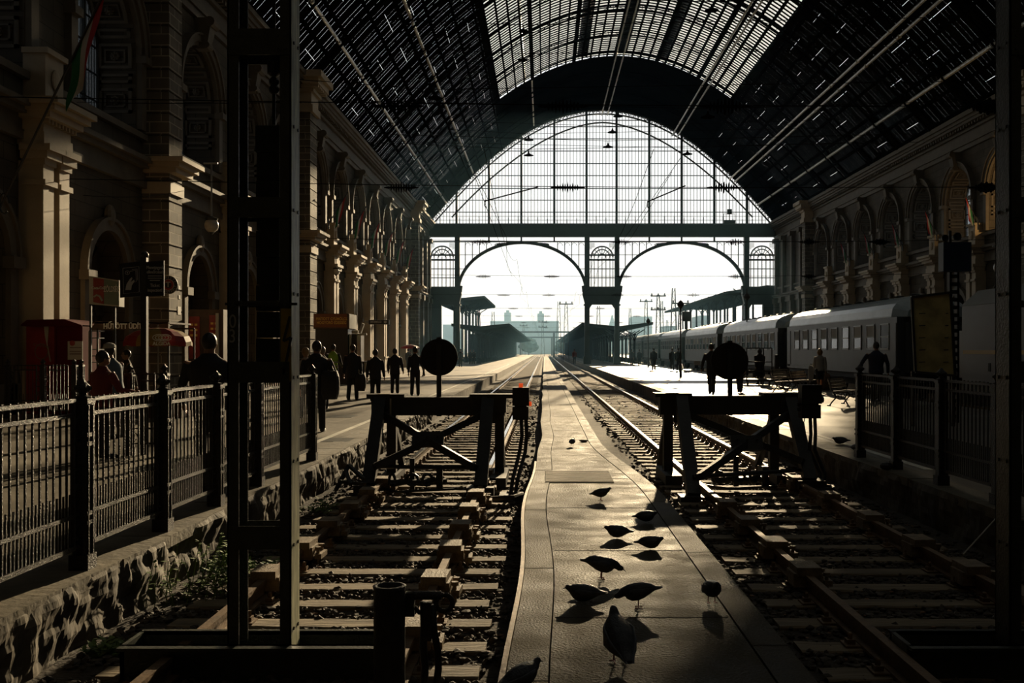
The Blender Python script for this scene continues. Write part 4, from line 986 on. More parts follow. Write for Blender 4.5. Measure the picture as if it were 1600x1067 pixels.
# ---------------------------------------------------------------- train
mat('coach_side', (.045,.054,.055), .42, var=.2, scale=1.2, spec=.5)
mat('coach_roof', (.24,.30,.32), .3, var=.25, scale=1.5, bump=.15, bscale=3, spec=.7, stretch=(1,.4,1))
mat('underframe', (.015,.014,.013), .7)
mat('coach_glass', (.012,.017,.018), .12, spec=.4)
mat('frame_light', (.30,.31,.30), .35)
mat('blind', (.42,.40,.34), .7)
mat('loco_blue', (.018,.030,.055), .3, var=.2, scale=2, spec=.6)
mat('loco_yellow', (.45,.26,.03), .4)
TX = 13.1
def coach(y0, y1, label, near):
    t = empty('passenger_coach', (14.5, y0, -.15), label=label, cat='railway coach', group='coaches of the standing train')
    L = y1-y0; x0, x1 = TX, 15.9; zf, ze = 1.05, 3.22
    b = MB(); b.box(x0, x1, y0+.35, y1-.35, zf, ze); b.box(x0-.02, x1+.02, y0+.5, y1-.5, zf, zf+.18); b.box(x0-.015, x0, y0+.5, y1-.5, 1.72, 1.76); b.box(x0+.3, x1-.3, y0, y1, zf+.1, ze-.2); b.build('body', M['coach_side'], t)
    prof = [(x0-.02, ze)]+[(14.5-1.42*math.cos(PI*k/12)*(1 if 0 < k < 12 else 1), ze+.05+.82*math.sin(PI*k/12)**.8) for k in range(13)]+[(x1+.02, ze)]
    b = MB(); n = len(prof); ends = [(y0+.1, .55, -.35), (y0+.9, 1.0, 0), (y1-.9, 1.0, 0), (y1-.1, .55, -.35)]; vs = []
    for (yy, k, dz) in ends:
        for (x, z) in prof: vs.append((14.5+(x-14.5)*(.5+.5*k if k < 1 else 1), yy, ze+(z-ze)*(1 if k == 1 else .62)))
    fs = [(i*n+j, i*n+j+1, (i+1)*n+j+1, (i+1)*n+j) for i in range(3) for j in range(n-1)]+[tuple(range(n)), tuple(range(4*n-1, 3*n-1, -1))]
    b.add(vs, fs)
    k = y0+1.8
    b.build('roof', M['coach_roof'], t, smooth=False)
    if near:
        while k < y1-1: 
            b = MB(); b.lathe([(.13, -.05), (.13, .06), (.2, .07), (.2, .12), (.05, .16)], (14.3, k, 4.02), 8); b.build('roof_vent', M['coach_side'], t); k += 1.7
    k = 0; y = y0+1.2
    while y < y1-1.4:
        b = MB(); b.box(x0-.03, x0+.02, y-.03, y+.93, 2.0, 2.06); b.box(x0-.03, x0+.02, y-.03, y+.0, 2.0, 2.98); b.box(x0-.03, x0+.02, y+.9, y+.93, 2.0, 2.98); b.box(x0-.03, x0+.02, y-.03, y+.93, 2.95, 3.0); b.box(x0-.03, x0+.02, y, y+.9, 2.48, 2.52)
        o = b.build('window_frame', M['frame_light'], t)
        b = MB(); b.box(x0-.012, x0, y, y+.9, 2.06, 2.95); b.build('pane', M['coach_glass'], o)
        if near and (k*7+int(y0)) % 3 != 0: b = MB(); b.box(x0-.018, x0-.013, y+.04, y+.86, 2.5, 2.94); b.build('blind', M['blind'], o)
        y += 1.66; k += 1
    for yy in (y0+.42, y1-1.1): b = MB(); b.box(x0-.02, x0+.02, yy, yy+.62, 1.15, 3.0); b.build('door', M['coach_side'], t)
    b = MB(); b.box(x0+.4, x1-.4, y0+.05, y0+.4, 1.0, 3.2); b.build('gangway', M['underframe'], t)
    for yy in (y0+2.4, y1-2.4):
        b = MB(); b.box(x0+.35, x1-.35, yy-1.5, yy+1.5, .35, .75)
        for q in (-1.1, 1.1):
            for xx in (14.5-GA, 14.5+GA): b.disc((xx, yy+q, .46), .46, .12, 20, 'x')
        b.build('bogie', M['underframe'], t)
    b = MB(); b.box(x0+.5, x1-.5, y0+5, y1-5, .5, 1.05); b.box(x0+.1, x1-.1, y0+.3, y1-.3, .8, 1.06); b.build('underframe', M['underframe'], t)
CO = [(36.6, 54.0), (55.4, 73.4), (74.8, 92.8), (94.2, 112.2), (113.6, 131.6), (133.0, 151.0)]
LB = ['nearest grey passenger coach, its end beside the yellowish notice board', 'second grey passenger coach from the locomotive, behind the trolley', 'third grey passenger coach with a pale ridged roof',
      'fourth grey passenger coach reaching towards the arched screen', 'fifth grey passenger coach passing under the right arch', 'farthest grey passenger coach outside the shed']
for (a, c), l in zip(CO, LB): coach(a, c, l, a < 80)
t = empty('locomotive', (14.5, 24, -.15), label='dark blue electric locomotive with a yellow stripe, behind the right fence', cat='locomotive')
b = MB(); b.box(TX, 15.9, 15.2, 31.2, 1.0, 3.35); b.box(TX+.2, 15.7, 31.2, 31.9, 1.1, 2.6); b.build('body', M['loco_blue'], t)
b = MB(); b.prism([(TX-.02, 3.35), (TX+.55, 3.85), (15.35, 3.85), (15.92, 3.35)], 15.2, 31.3); b.build('roof', M['coach_side'], t)
b = MB(); b.box(TX-.012, TX, 15.3, 31.1, 1.86, 1.98); b.build('yellow_stripe', M['loco_yellow'], t)
b = MB(); b.box(TX-.01, TX, 29.2, 29.35, 1.35, 1.6); b.build('hatch', M['underframe'], t)
for yy in (18.5, 28): b = MB(); b.box(TX+.3, 15.6, yy-1.7, yy+1.7, .3, 1.0); [b.disc((xx, yy+q, .5), .5, .14, 20, 'x') for q in (-1.2, 1.2) for xx in (14.5-GA, 14.5+GA)]; b.build('bogie', M['underframe'], t)
b = MB(); yp = 26.0; e = [(14.5, yp+1.2, 3.95), (14.5, yp-.9, 4.9), (14.5, yp+.6, 5.6)]
for dx in (-.5, .5): b.tube([(14.5+dx, yp+1.2, 3.9), (14.5+dx, yp-.9, 4.75), (14.5+dx*.6, yp+.6, 5.55)], .03, 6)
b.tube([(13.5, yp+.6, 5.3), (13.75, yp+.6, 5.55), (15.25, yp+.6, 5.55), (15.5, yp+.6, 5.3)], .035, 6); b.tube([(13.9, yp+.4, 5.57), (15.1, yp+.4, 5.57)], .025, 6)
b.box(13.8, 15.2, yp+.6, yp+1.6, 3.85, 3.98); 
for dx in (-.6, .6): b.lathe([(.09, 3.85), (.12, 3.9), (.06, 3.93), (.12, 3.97), (.06, 4.0), (.05, 4.1)], (14.5+dx, yp+2, 0), 8)
b.build('pantograph', M['underframe'], t)
# tall coach-end notice board and signal pole by the right fence
by = 22.0
a, c = at(1424, 458, by), at(1491, 586, by); nb = empty('notice_board', ((a.x+c.x)/2, by, .3), label='back of a large leaning yellowish notice board behind the right fence', cat='board')
mat('board_back', (.42,.35,.15), .65, var=.35, scale=2.5)
b = MB(); P = [at(1424, 464, by), at(1485, 457, by-.2), at(1492, 587, by-.2), at(1430, 581, by)]
b.add([p for p in P]+[p+Vector((0, .05, 0)) for p in P], [(0,1,2,3), (7,6,5,4), (0,4,5,1), (1,5,6,2), (2,6,7,3), (3,7,4,0)]); b.build('panel', M['board_back'], nb)
b = MB()
for i in range(4): b.bar(P[i]-Vector((0, .01, 0)), P[(i+1) % 4]-Vector((0, .01, 0)), .05, .06, up=(0, 1, 0))
for x in (1427, 1490): p = at(x, 580, by-.05); b.box(p.x-.035, p.x+.035, p.y, p.y+.06, .3, p.z)
b.build('frame', M['box_black'], nb)
for k in range(5):
    for x0, x1 in ((1436, 1446), (1473, 1482)):
        y = 490+k*19; p, q = at(x0, y, by-.13), at(x1, y-.6, by-.19); b = MB(); b.bar(p, q, .02, .02); b.build('fixing_strip', M['dark_iron'], nb)
sp = empty('speaker_post', (at(1491.5, 0, 23).x, 23, .3), label='slotted steel post with a dark square box and horn loudspeakers on top', cat='post')
b = MB(); a = at(1484, 425, 23); c = at(1499, 600, 23)
for x in (a.x, c.x-.05): b.box(x, x+.05, 23, 23.16, .3, a.z)
z = .4
while z < a.z: b.box(a.x, c.x, 23, 23.01, z, z+.09); z += .18
b.build('post', M['dark_iron'], sp)
b = MB(); a, c = at(1471.5, 379, 23), at(1515, 424, 23); b.box(a.x, c.x, 22.9, 23.2, c.z, a.z); b.build('square_box', M['loco_blue'], sp)
for x, y, r in ((1496, 369.5, .10), (1477, 372, .085)):
    b = MB(); p = at(x, y, 22.9); b.lathe([(r*.4, -.3), (r*.5, -.12), (r, 0), (r*.9, .01), (r*.3, -.08)], (0, 0, 0), 16); b.xf(Matrix.Translation(p) @ Matrix.Rotation(PI/2, 4, 'X')); b.build('horn_loudspeaker', M['box_black'], sp)
b = MB(); p = at(1485, 375, 23); b.box(p.x-.03, p.x+.03, 23, 23.06, p.z-.1, p.z+.22); b.build('bracket', M['box_black'], sp)

# ---------------------------------------------------------------- benches
mat('bench_wood', (.30,.25,.19), .25, var=.25, scale=8, spec=.8)
def make_bench():
    t = empty('bench', (0, 0, 0), label='-', cat='bench', group='slatted benches on the right platform')
    L = 1.7
    b = MB()
    for k in range(4): b.box(-L/2, L/2, -.2+k*.11, -.12+k*.11, .43, .455)
    b.build('seat', M['bench_wood'], t)
    b = MB()
    for k in range(3): b.obox((0, .27+k*.03, .58+k*.1), (L, .022, .075), Matrix.Rotation(-.25, 3, 'X'))
    b.build('backrest', M['bench_wood'], t)
    for x in (-L/2+.12, L/2-.12):
        b = MB(); S = lambda y, z: (x, y, z)
        b.tube([S(-.26, 0), S(-.2, .12), S(-.14, .25), S(-.2, .36), S(-.22, .42), S(.2, .42), S(.26, .52), S(.34, .86)], .022, 6)
        b.tube([S(.32, 0), S(.24, .12), S(.12, .25), S(.16, .34), S(.2, .42)], .022, 6); b.tube([S(-.14, .25), S(0, .2), S(.12, .25)], .016, 6)
        for (cy, cz, r) in ((-.08, .34, .055), (.08, .34, .055), (0, .27, .04)): b.tube([S(cy+r*math.cos(a*.7), cz+r*math.sin(a*.7)) for a in range(10)], .012, 5)
        b.box(x-.03, x+.03, -.3, -.2, 0, .03); b.box(x-.03, x+.03, .28, .38, 0, .03)
        b.build('cast_iron_leg', M['box_black'], t)
    return t
bt = make_bench()
BN = [((9.25, 30.4, .3), 1.0, 'empty slatted bench nearest the right fence, sun glinting on its seat'), ((9.65, 39.5, .3), .95, 'slatted bench with a glaring seat, left one of the pair behind the right lamp box'),
      ((10.75, 41.0, .3), .95, 'empty slatted bench with a glaring seat beside the walking woman'), ((11.2, 46.0, .3), .8, 'bench with a shiny top rail close to the train, behind the pair of benches'),
      ((9.0, 62.5, .3), 1.5, 'bench on the sunlit platform left of the man by the round sign'), ((8.8, 79.5, .3), 1.5, 'bench in the middle distance, second one towards the arches'), ((10.4, 112, .3), 1.5, 'farthest bench, near the right arch column'),
      ((10.9, 33.5, .3), 1.2, 'bench with a pale backrest behind the first post of the right fence')]
for i, (p, r, l) in enumerate(BN):
    if i == 0: bt.location = p; bt.rotation_euler = (0, 0, r); bt['label'] = l
    else: copy_tree(bt, p, r, l)
for i, (p, l) in enumerate((((9.35, 63.4, .75), 'white sheet of paper standing on the bench left of the round sign'),)):
    b = MB(); q = at(1089.5, 567, 62.5); b.box(q.x-.2, q.x+.2, q.y, q.y+.03, q.z-.14, q.z+.12); b.build('paper_sign', M['frame_light'], label=l, cat='sign')
# baggage trolley with a tall frame
ty = 47.0; a, c = at(1166, 543, ty), at(1207, 606, ty)
t = empty('baggage_trolley', ((a.x+c.x)/2, ty, .3), label='tall framed iron baggage trolley behind the round sign of the right buffer stop', cat='trolley')
b = MB()
for yy in (ty, ty+1.8):
    for x in (a.x, c.x-.05): b.box(x, x+.05, yy, yy+.05, .55, a.z)
    for zz in (a.z-.05, 1.4, .95): b.box(a.x, c.x, yy, yy+.04, zz, zz+.045)
for x in (a.x, c.x-.05): b.box(x, x+.05, ty, ty+1.8, a.z-.05, a.z); b.box(x, x+.05, ty, ty+1.8, 1.0, 1.05)
b.build('frame', M['box_black'], t)
b = MB(); b.box(a.x-.05, c.x+.05, ty-.1, ty+1.9, .5, .6); b.box(c.x+.1, c.x+.28, ty-.1, ty+.1, .45, 1.75); b.build('deck', M['box_black'], t)
for x in (a.x+.1, c.x-.1):
    for yy in (ty+.2, ty+1.6): b = MB(); b.disc((x, yy, .42), .12, .05, 16, 'x'); b.build('wheel', M['box_black'], t)
# lamp posts and thin poles on the right platform
def pole(x, yb, yt, name, label, ball=None, box=None, Y=None, r=.05):
    Y = Y or 1.68*F/(yb-547); p = at(x, yb, Y); zt = at(x, yt, Y).z
    t = empty(name, (p.x, Y, .3), label=label, cat='post')
    b = MB(); b.lathe([(r*2, .3), (r*2, .5), (r*1.3, .6), (r, .9), (r*.8, zt-.1), (r*.5, zt)], (p.x, Y, 0), 10); b.build('shaft', M['box_black'], t)
    if ball: q = at(x, ball, Y); b = MB(); b.lathe([(.03, .36), (.12, .3), (.22, .12), (.2, .02), (.08, -.1), (.03, -.2)], (q.x, Y, q.z-.1), 14); b.build('lantern', M['box_black'], t)
    if box: b = MB(); q, w_ = at(box[0], box[2], Y), at(box[1], box[3], Y); b.box(q.x, w_.x, Y-.2, Y+.2, w_.z, q.z); b.build('box', M['dark_iron'], t)
    return t
pole(1063.5, 589, 472, 'lamp_post', 'slim dark lamp post beside the bench on the sunlit right platform', ball=476)
pole(1072.5, 574, 488, 'clock_post', 'post with a square dark box on top, between the far people and the train', box=(1066, 1079.5, 487, 502), r=.15)
pole(1167, 590, 450, 'lamp_post', 'tall slim lamp post with a lantern in front of the train, under the right column', ball=464, Y=66)
pole(1013, 574, 496, 'lamp_post', 'slim lamp post with a small lantern in front of the far right canopy', ball=502, Y=96)

# ---------------------------------------------------------------- kiosks, stalls and signs on the left
mat('kiosk_red', (.30,.018,.014), .4, var=.25, scale=3)
mat('kiosk_dark_red', (.10,.008,.008), .85, spec=.1)
mat('off_white', (.50,.47,.40), .6)
mat('sign_black', (.010,.010,.016), .35)
mat('sign_grey', (.55,.55,.56), .6)
mat('letter_white', (.80,.76,.68), .5)
mat('sign_green', (.15,.19,.14), .25, spec=.8)
mat('orange_sign', (.26,.07,.015), .45)
mat('orange_letter', (.95,.55,.12), .5)
mat('brown_panel', (.09,.05,.03), .6, var=.3)
mat('umb_yellow', (.30,.17,.02), .6)
mat('umb_red', (.28,.018,.012), .6)
mat('green_glass', (.06,.12,.11), .1, spec=.8)
mat('fruit', (.55,.30,.03), .5); mat('fruit_green', (.15,.28,.04), .5); mat('crate', (.20,.15,.09), .7)
ky = 26.2; a, c = at(41, 500, ky), at(133, 560, ky)
k = empty('vending_kiosk', ((a.x+c.x)/2, ky+.4, .3), label='red soft drink vending kiosk with a bottle picture, behind the low fence at the left', cat='kiosk')
m = at(92, 0, ky).x
b = MB(); b.box(a.x, m, ky, ky+1.0, .3, a.z-.1); b.build('cabinet', M['kiosk_red'], k)
b = MB(); b.box(m, c.x, ky-.15, ky+.9, .3, at(0, 508, ky).z); b.box(m-.02, m+.02, ky-.2, ky, .3, at(0, 508, ky).z); b.build('side_cabinet', M['kiosk_dark_red'], k)
b = MB(); p = at(36, 503, ky-.1); b.prism([(p.x, a.z-.12), (p.x+.15, a.z+.0), (at(106, 0, ky).x, a.z+.02), (c.x, at(0, 508, ky).z), (c.x, at(0, 510, ky).z), (p.x, a.z-.16)], ky-.2, ky+1.1); b.build('roof', M['kiosk_dark_red'], k)
a1, c1 = at(106, 533, ky-.16), at(129, 562, ky-.16); b = MB(); b.box(a1.x, c1.x, ky-.17, ky-.15, c1.z, a1.z); pn = b.build('price_panel', M['off_white'], k)
b = MB(); q = at(113, 536, ky-.18); b.disc(q, .07, .01, 20); b.build('red_badge', M['kiosk_red'], pn)
b = MB()
for yy in (543, 549, 553): p, q = at(109, yy, ky-.175), at(127, yy, ky-.175); b.box(p.x, q.x, ky-.178, ky-.172, p.z-.008, p.z+.008)
b.build('print_lines', M['kiosk_dark_red'], pn)
b = MB(); pts = [(69, 510), (77, 510), (76, 520), (74.5, 537), (80, 565), (78, 565), (73, 538), (70.5, 525)]; b.prism([(at(x, y, ky).x, at(x, y, ky).z) for x, y in pts], ky-.012, ky-.002); b.build('ribbon_picture', M['off_white'], k)
b = MB(); q = at(65, 548, ky); b.tube([(q.x+.17*math.cos(2*PI*j/24), ky-.01, q.z-.02+.2*math.sin(2*PI*j/24)) for j in range(25)], .012, 5, False); b.build('bottle_cap_picture', M['crate'], k)
text_mesh('lettering', 'Coca-Cola', .10, face_cam(at(65, 540, ky-.015), 0) @ Matrix.Rotation(-.15, 4, 'Z'), M['crate'], k)
# sign on two poles
sy = 24.0; a, c = at(139, 431, sy), at(186, 479, sy); c2 = at(146, 431, sy)
s = empty('shop_sign', ((a.x+c.x)/2, sy, .3), label='rectangular box sign on two poles, red left part and green part reading ZÖLDSÉG', cat='sign')
b = MB(); b.prism([(a.x, a.z), (c.x, at(0, 438, sy).z), (c.x, c.z), (a.x, at(0, 475, sy).z)], sy, sy+.3); b.build('sign_box', M['off_white'], s)
X_ = lambda x: at(x, 0, sy).x; Z_ = lambda y: at(0, y, sy).z
b = MB(); b.prism([(X_(146), Z_(434)), (X_(162.5), Z_(436)), (X_(162.5), Z_(475)), (X_(146), Z_(472))], sy-.012, sy); b.build('red_panel', M['kiosk_red'], s)
b = MB(); b.prism([(X_(163), Z_(436)), (X_(185), Z_(440)), (X_(185), Z_(477)), (X_(163), Z_(475))], sy-.012, sy); b.build('green_panel', M['sign_green'], s)
text_mesh('lettering', 'Coca-Cola', .095, face_cam(at(154, 450, sy-.025)), M['letter_white'], s, sx_=.8, bold=.002)
text_mesh('lettering', 'ZÖLDSÉG', .19, face_cam(at(174.3, 452, sy-.025)), M['letter_white'], s, sx_=.46, bold=.004)
b = MB(); b.tube([at(x, y, sy-.016) for x, y in ((147, 464), (151, 461), (156, 463), (160, 470))], .025, 5); b.build('white_wave', M['off_white'], s)
for x in (138, 176): b = MB(); b.box(X_(x)-.02, X_(x)+.02, sy+.1, sy+.16, .3, Z_(440)); b.build('pole', M['box_black'], s)
# stall with a fascia board, posts, shelves and goods
st = empty('market_stall', (at(205, 0, 25).x, 25, .3), label='drinks and fruit stall with a fascia board reading HŰTÖTT ÜDÍTŐK', cat='stall')
sy = 24.8; a, c = at(141, 503, sy), at(263, 517, sy)
b = MB(); b.prism([(at(150, 0, sy).x, at(0, 502, sy).z), (c.x, at(0, 504, sy).z), (c.x, at(0, 513, sy).z), (at(140, 0, sy).x, at(0, 516, sy).z)], sy, sy+.08); b.build('fascia', M['brown_panel'], st)
text_mesh('lettering', 'HŰTÖTT ÜDÍTŐK', .18, face_cam(at(198, 510, sy-.01)), M['letter_white'], st, sx_=.8, bold=.006)
b = MB(); b.box(at(140, 0, sy).x, c.x, sy, sy+1.6, a.z-.04, a.z); b.build('awning', M['brown_panel'], st)
b = MB()
for x in (141, 152, 263, 303): 
    p = at(x, 0, sy+(.0 if x < 300 else .4)); b = MB(); b.box(p.x-.02, p.x+.02, p.y, p.y+.04, .3, at(0, 513, sy).z); b.build('stall_post', M['box_black'], st)
b = MB(); p, q = at(230, 513.5, sy+.4), at(303, 513.5, sy+.4); b.box(p.x, q.x, sy+.4, sy+.44, p.z-.02, p.z+.02); b.build('top_rail', M['box_black'], st)
b = MB()
for yy in (517, 528, 546, 556, 566): p, q = at(139, yy, sy+.1), at(152, yy, sy+.1); b.box(p.x, q.x, sy+.1, sy+.5, p.z-.012, p.z+.012)
for x in (139, 152): p = at(x, 0, sy+.1); b.box(p.x-.015, p.x+.015, sy+.1, sy+.13, .3, at(0, 517, sy).z)
b.build('wire_shelf', M['frame_light'], st)
b = MB(); p, q = at(205, 552, sy+.3), at(300, 575, sy+.3); b.box(p.x, q.x, sy-.3, sy+.8, .75, .82); b.box(p.x+.05, q.x-.05, sy-.25, sy+.7, .3, .75); b.build('counter', M['brown_panel'], st)
rf = random.Random(5)
cr0 = None
for i in range(7):
    p = at(212+i*12.5, 0, sy-.1)
    if cr0 is None:
        cr0 = empty('fruit_crate', (p.x, sy-.1, .82), label='-', cat='crate', group='crates of fruit on the stall counter')
        b = MB(); b.box(p.x-.1, p.x+.1, sy-.3, sy+.1, .82, .84)
        for z in (.86, .92): b.box(p.x-.1, p.x+.1, sy-.3, sy-.29, z, z+.04); b.box(p.x-.1, p.x-.09, sy-.3, sy+.1, z, z+.04); b.box(p.x+.09, p.x+.1, sy-.3, sy+.1, z, z+.04)
        b.build('box', M['crate'], cr0)
        b = MB()
        for _ in range(26): b.cur = rf.randrange(2); b.ball((p.x+rf.uniform(-.08, .08), sy-.1+rf.uniform(-.17, .17), .90+rf.uniform(0, .07)), .035, 6)
        o = b.build('fruit', [M['fruit'], M['fruit_green']], cr0); o['kind'] = 'stuff'; co = cr0
    else: co = copy_tree(cr0, (p.x, sy-.1, .82+(.0 if i % 2 else .0)))
    co['label'] = 'wooden crate of fruit on the stall counter under the parasol'
# parasol
uy = 24.0; ux = at(247, 0, uy).x; zt = at(0, 512, uy).z; ze = at(0, 535, uy).z; ur = at(298, 0, uy).x-ux
u = empty('parasol', (ux, uy, .3), label='red and yellow ice cream parasol lettered ALGIDA over the fruit stall', cat='parasol')
b = MB(); n = 8
for k in range(n):
    b.cur = k % 2; a0 = 2*PI*k/n+PI/8-PI/2-PI/4+.1; a1 = a0+2*PI/n; rows = []
    for j in range(5):
        f = j/4; r = ur*math.sin(f*PI/2); z = zt-(zt-ze)*(1-math.cos(f*PI/2))*1.0; rows.append([(ux+r*math.cos(a), uy+r*math.sin(a), z-.03*f*math.sin(PI*(a-a0)/(a1-a0))*-1) for a in (a0, (a0+a1)/2, a1)])
    vs = [v for r in rows for v in r]+[(x, y, z-.1) for x, y, z in rows[-1]]
    b.add(vs, [(j*3+i, j*3+i+1, j*3+i+4, j*3+i+3) for j in range(5) for i in range(2)])
b.build('canopy', [M['umb_yellow'], M['umb_red']], u, recalc=False)
b = MB(); b.tube([(ux, uy, .3), (ux, uy, zt+.04)], .02, 8); b.ball((ux, uy, zt+.04), .03, 8); b.build('pole', M['frame_light'], u)
fy = uy-ur*.98; text_mesh('lettering', 'ALGIDA', .115, face_cam(Vector((at(253, 0, fy).x, fy-.03, at(0, 537.0, fy).z))), M['letter_white'], u, bold=.003)
b = MB(); q = at(253, 527.5, fy+.02)
for sg in (-1, 1):
    for r in (.15, .09): b.tube([(q.x+sg*.07+r*math.cos(t_), q.y, q.z+r*.5*math.sin(t_)) for t_ in [k_*.5 for k_ in range(13)]], .010, 5, False)
b.build('heart_emblem', M['letter_white'], u)
# ticket inspection signpost
ty = 16.0; X_ = lambda x: at(x, 0, ty).x; Z_ = lambda y: at(0, y, ty).z
t = empty('signpost', (X_(223), ty, .3), label='black signpost with a ball top and two dark boards about ticket inspection', cat='signpost')
b = MB(); b.box(X_(219.5), X_(228.5), ty, ty+.09, .3, Z_(402)); b.ball((X_(224), ty+.045, Z_(398)), .065, 14); b.build('post', M['box_black'], t)
b = MB(); b.prism([(X_(186.5), Z_(412)), (X_(219), Z_(408)), (X_(219), Z_(463)), (X_(187.5), Z_(465))], ty, ty+.03); sb = b.build('board', M['sign_black'], t); sb['label'] = 'board with a hand holding a ticket'
b = MB()
def ln(b, pts, r=.004, d=-.004): b.tube([at(x, y, ty+d) for x, y in pts], r, 4)
ln(b, [(192, 419), (217, 416.5), (217.5, 456), (193, 459), (192, 419)]); ln(b, [(203, 424), (212, 422), (213, 440), (208, 441)]); ln(b, [(206, 421), (214, 420), (215, 438)])
b.tube([at(199+3.5*math.cos(a_*.6), 426+3*math.sin(a_*.6), ty-.004) for a_ in range(12)], .004, 4); b.ball(at(199, 426, ty-.004), .012, 8)
b.build('outline', M['sign_grey'], sb)
b = MB(); b.prism([(X_(x), Z_(y)) for x, y in ((196, 453), (198, 444), (203, 436), (206, 433), (207, 435), (204, 441), (210, 437), (210, 440), (206, 446), (205, 453))], ty-.008, ty-.002); b.build('hand_picture', M['sign_grey'], sb)
b = MB(); b.prism([(X_(228), Z_(409)), (X_(256), Z_(407)), (X_(256), Z_(462)), (X_(228), Z_(463))], ty, ty+.03); sb = b.build('board', M['sign_black'], t); sb['label'] = 'board lettered in Hungarian and English'
for tx, y, s_, w_ in (('Menetjegyek', 418, .075, .72), ('ellenőrzése!', 425, .075, .72), ('Ticket', 446, .075, .8), ('inspection!', 453.5, .075, .72)): text_mesh('lettering', tx, s_, face_cam(at(242, y, ty-.006)), M['sign_grey'], sb, sx_=w_)
b = MB()
for y, x0_, x1_ in ((431, 231, 253), (434.5, 231, 253), (438, 234, 250)): b.box(X_(x0_), X_(x1_), ty-.004, ty-.001, Z_(y)-.006, Z_(y)+.004)
b.build('small_print', M['sign_grey'], sb)
# round shop sign, notices and stalls further along the wall
ry = 34.3; q = at(263.5, 445, ry); r = .32
t = empty('round_sign', q, label='round black and red shop sign with a white letter T on the rusticated pier', cat='sign')
for rr, m_, d in ((r, 'off_white', 0), (r*.94, 'sign_black', -.012), (r*.62, 'off_white', -.02), (r*.56, 'kiosk_red', -.026), (r*.36, 'sign_black', -.032)):
    b = MB(); b.disc(q+Vector((0, d, 0)), rr, .03, 40); b.build('ring', M[m_], t)
text_mesh('lettering', 'T', .26, face_cam(q+Vector((0, -.055, 0))), M['off_white'], t, bold=.006)
for k, ch in enumerate('NEMZETI'): 
    a_ = PI/2+1.1-k*.37; text_mesh('lettering', ch, .085, face_cam(q+Vector((r*.78*math.cos(a_), -.035, r*.78*math.sin(a_)))) @ Matrix.Rotation(a_-PI/2, 4, 'Z'), M['off_white'], t)
for k, ch in enumerate('DOHÁNYBOLT'): 
    a_ = -PI/2-1.35+k*.3; text_mesh('lettering', ch, .085, face_cam(q+Vector((r*.78*math.cos(a_), -.035, r*.78*math.sin(a_)))) @ Matrix.Rotation(a_+PI/2, 4, 'Z'), M['off_white'], t)
b = MB(); b.box(q.x-.02, q.x+.02, q.y, 34.45, q.z-.02, q.z+.02); b.build('bracket', M['box_black'], t)
for (x0_, x1_, y0_, y1_, l) in ((277.5, 282.5, 478, 491, 'white paper notice on the rusticated pier, the lowest and largest'), (279, 281.5, 460, 466, 'small white notice on the rusticated pier above the large one'), (278.5, 281.5, 445, 451, 'small pinkish notice on the rusticated pier beside the round sign')):
    b = MB(); Yn = 34.9; Xn = XL+.935; ya, yb_ = Xn*F/(x0_-850), Xn*F/(x1_-850); b.box(Xn, Xn+.008, ya, yb_, H-(y1_-547)/F*Yn, H-(y0_-547)/F*Yn); b.build('notice', M['off_white'], label=l, cat='notice')
ky = 37.2
a, c = at(291, 483, ky), at(345, 575, ky); t = empty('red_stall', ((a.x+c.x)/2, ky+.5, .3), label='stall with red panels between the rusticated pier and the mast', cat='stall')
b = MB(); b.box(a.x, c.x, ky+.3, ky+.9, .3, a.z); b.build('cabin', M['brown_panel'], t)
for x0_, x1_, y0_ in ((291, 308, 494), (323, 334, 492)):
    b = MB(); p, q = at(x0_, y0_, ky), at(x1_, 523, ky); b.box(p.x, q.x, ky+.27, ky+.3, q.z-.9, p.z); o = b.build('red_panel', M['kiosk_red'], t)
    b = MB(); 
    for i in range(3):
        for j in range(2): b.box(p.x+.06+j*.16, p.x+.16+j*.16, ky+.255, ky+.27, p.z-.35-i*.2, p.z-.27-i*.2)
    b.build('menu_lines', M['orange_letter'], o)
b = MB(); p, q = at(334, 489, ky), at(338.5, 523, ky); b.box(p.x, q.x, ky+.2, ky+.3, q.z-.9, p.z); b.build('lit_edge_board', M['off_white'], t)
# snack kiosk with an orange sign
ky = 49.0; X_ = lambda x: at(x, 0, ky).x; Z_ = lambda y: at(0, y, ky).z
t = empty('snack_kiosk', (X_(525), ky+.8, .3), label='snack kiosk with an orange sign about roasted nuts, in front of the big pier', cat='kiosk')
b = MB(); b.box(X_(490), X_(545), ky, ky+2.0, Z_(514), Z_(490)); b.build('sign_box', M['brown_panel'], t)
b = MB(); b.box(X_(490), X_(542), ky-.02, ky, Z_(511.5), Z_(490.5)); b.build('orange_panel', M['orange_sign'], t)
text_mesh('lettering', 'PIRÍTOTT GYÜMÖLCS', .19, face_cam(at(518, 498.3, ky-.03)), M['orange_letter'], t, sx_=.82, bold=.004)
text_mesh('lettering', 'MOGYORÓ ÉDESSÉG', .19, face_cam(at(518, 504.3, ky-.03)), M['orange_letter'], t, sx_=.82, bold=.004)
b = MB(); b.box(X_(545), X_(545)+.03, ky+.02, ky+1.9, Z_(513), Z_(491)); b.build('lit_side', M['off_white'], t)
b = MB(); b.box(X_(492), X_(543), ky+.1, ky+1.9, .3, Z_(514)); b.build('cabin', M['sign_black'], t)
for x0_, x1_ in ((541, 547), (556, 562)): b = MB(); b.box(X_(x0_), X_(x1_), ky+.3, ky+.34, .5, Z_(522)); b.build('glass_panel', M['green_glass'], t)
b = MB(); b.box(X_(548), X_(558), ky+.2, ky+.8, Z_(521), Z_(516)); b.build('white_box', M['off_white'], t)
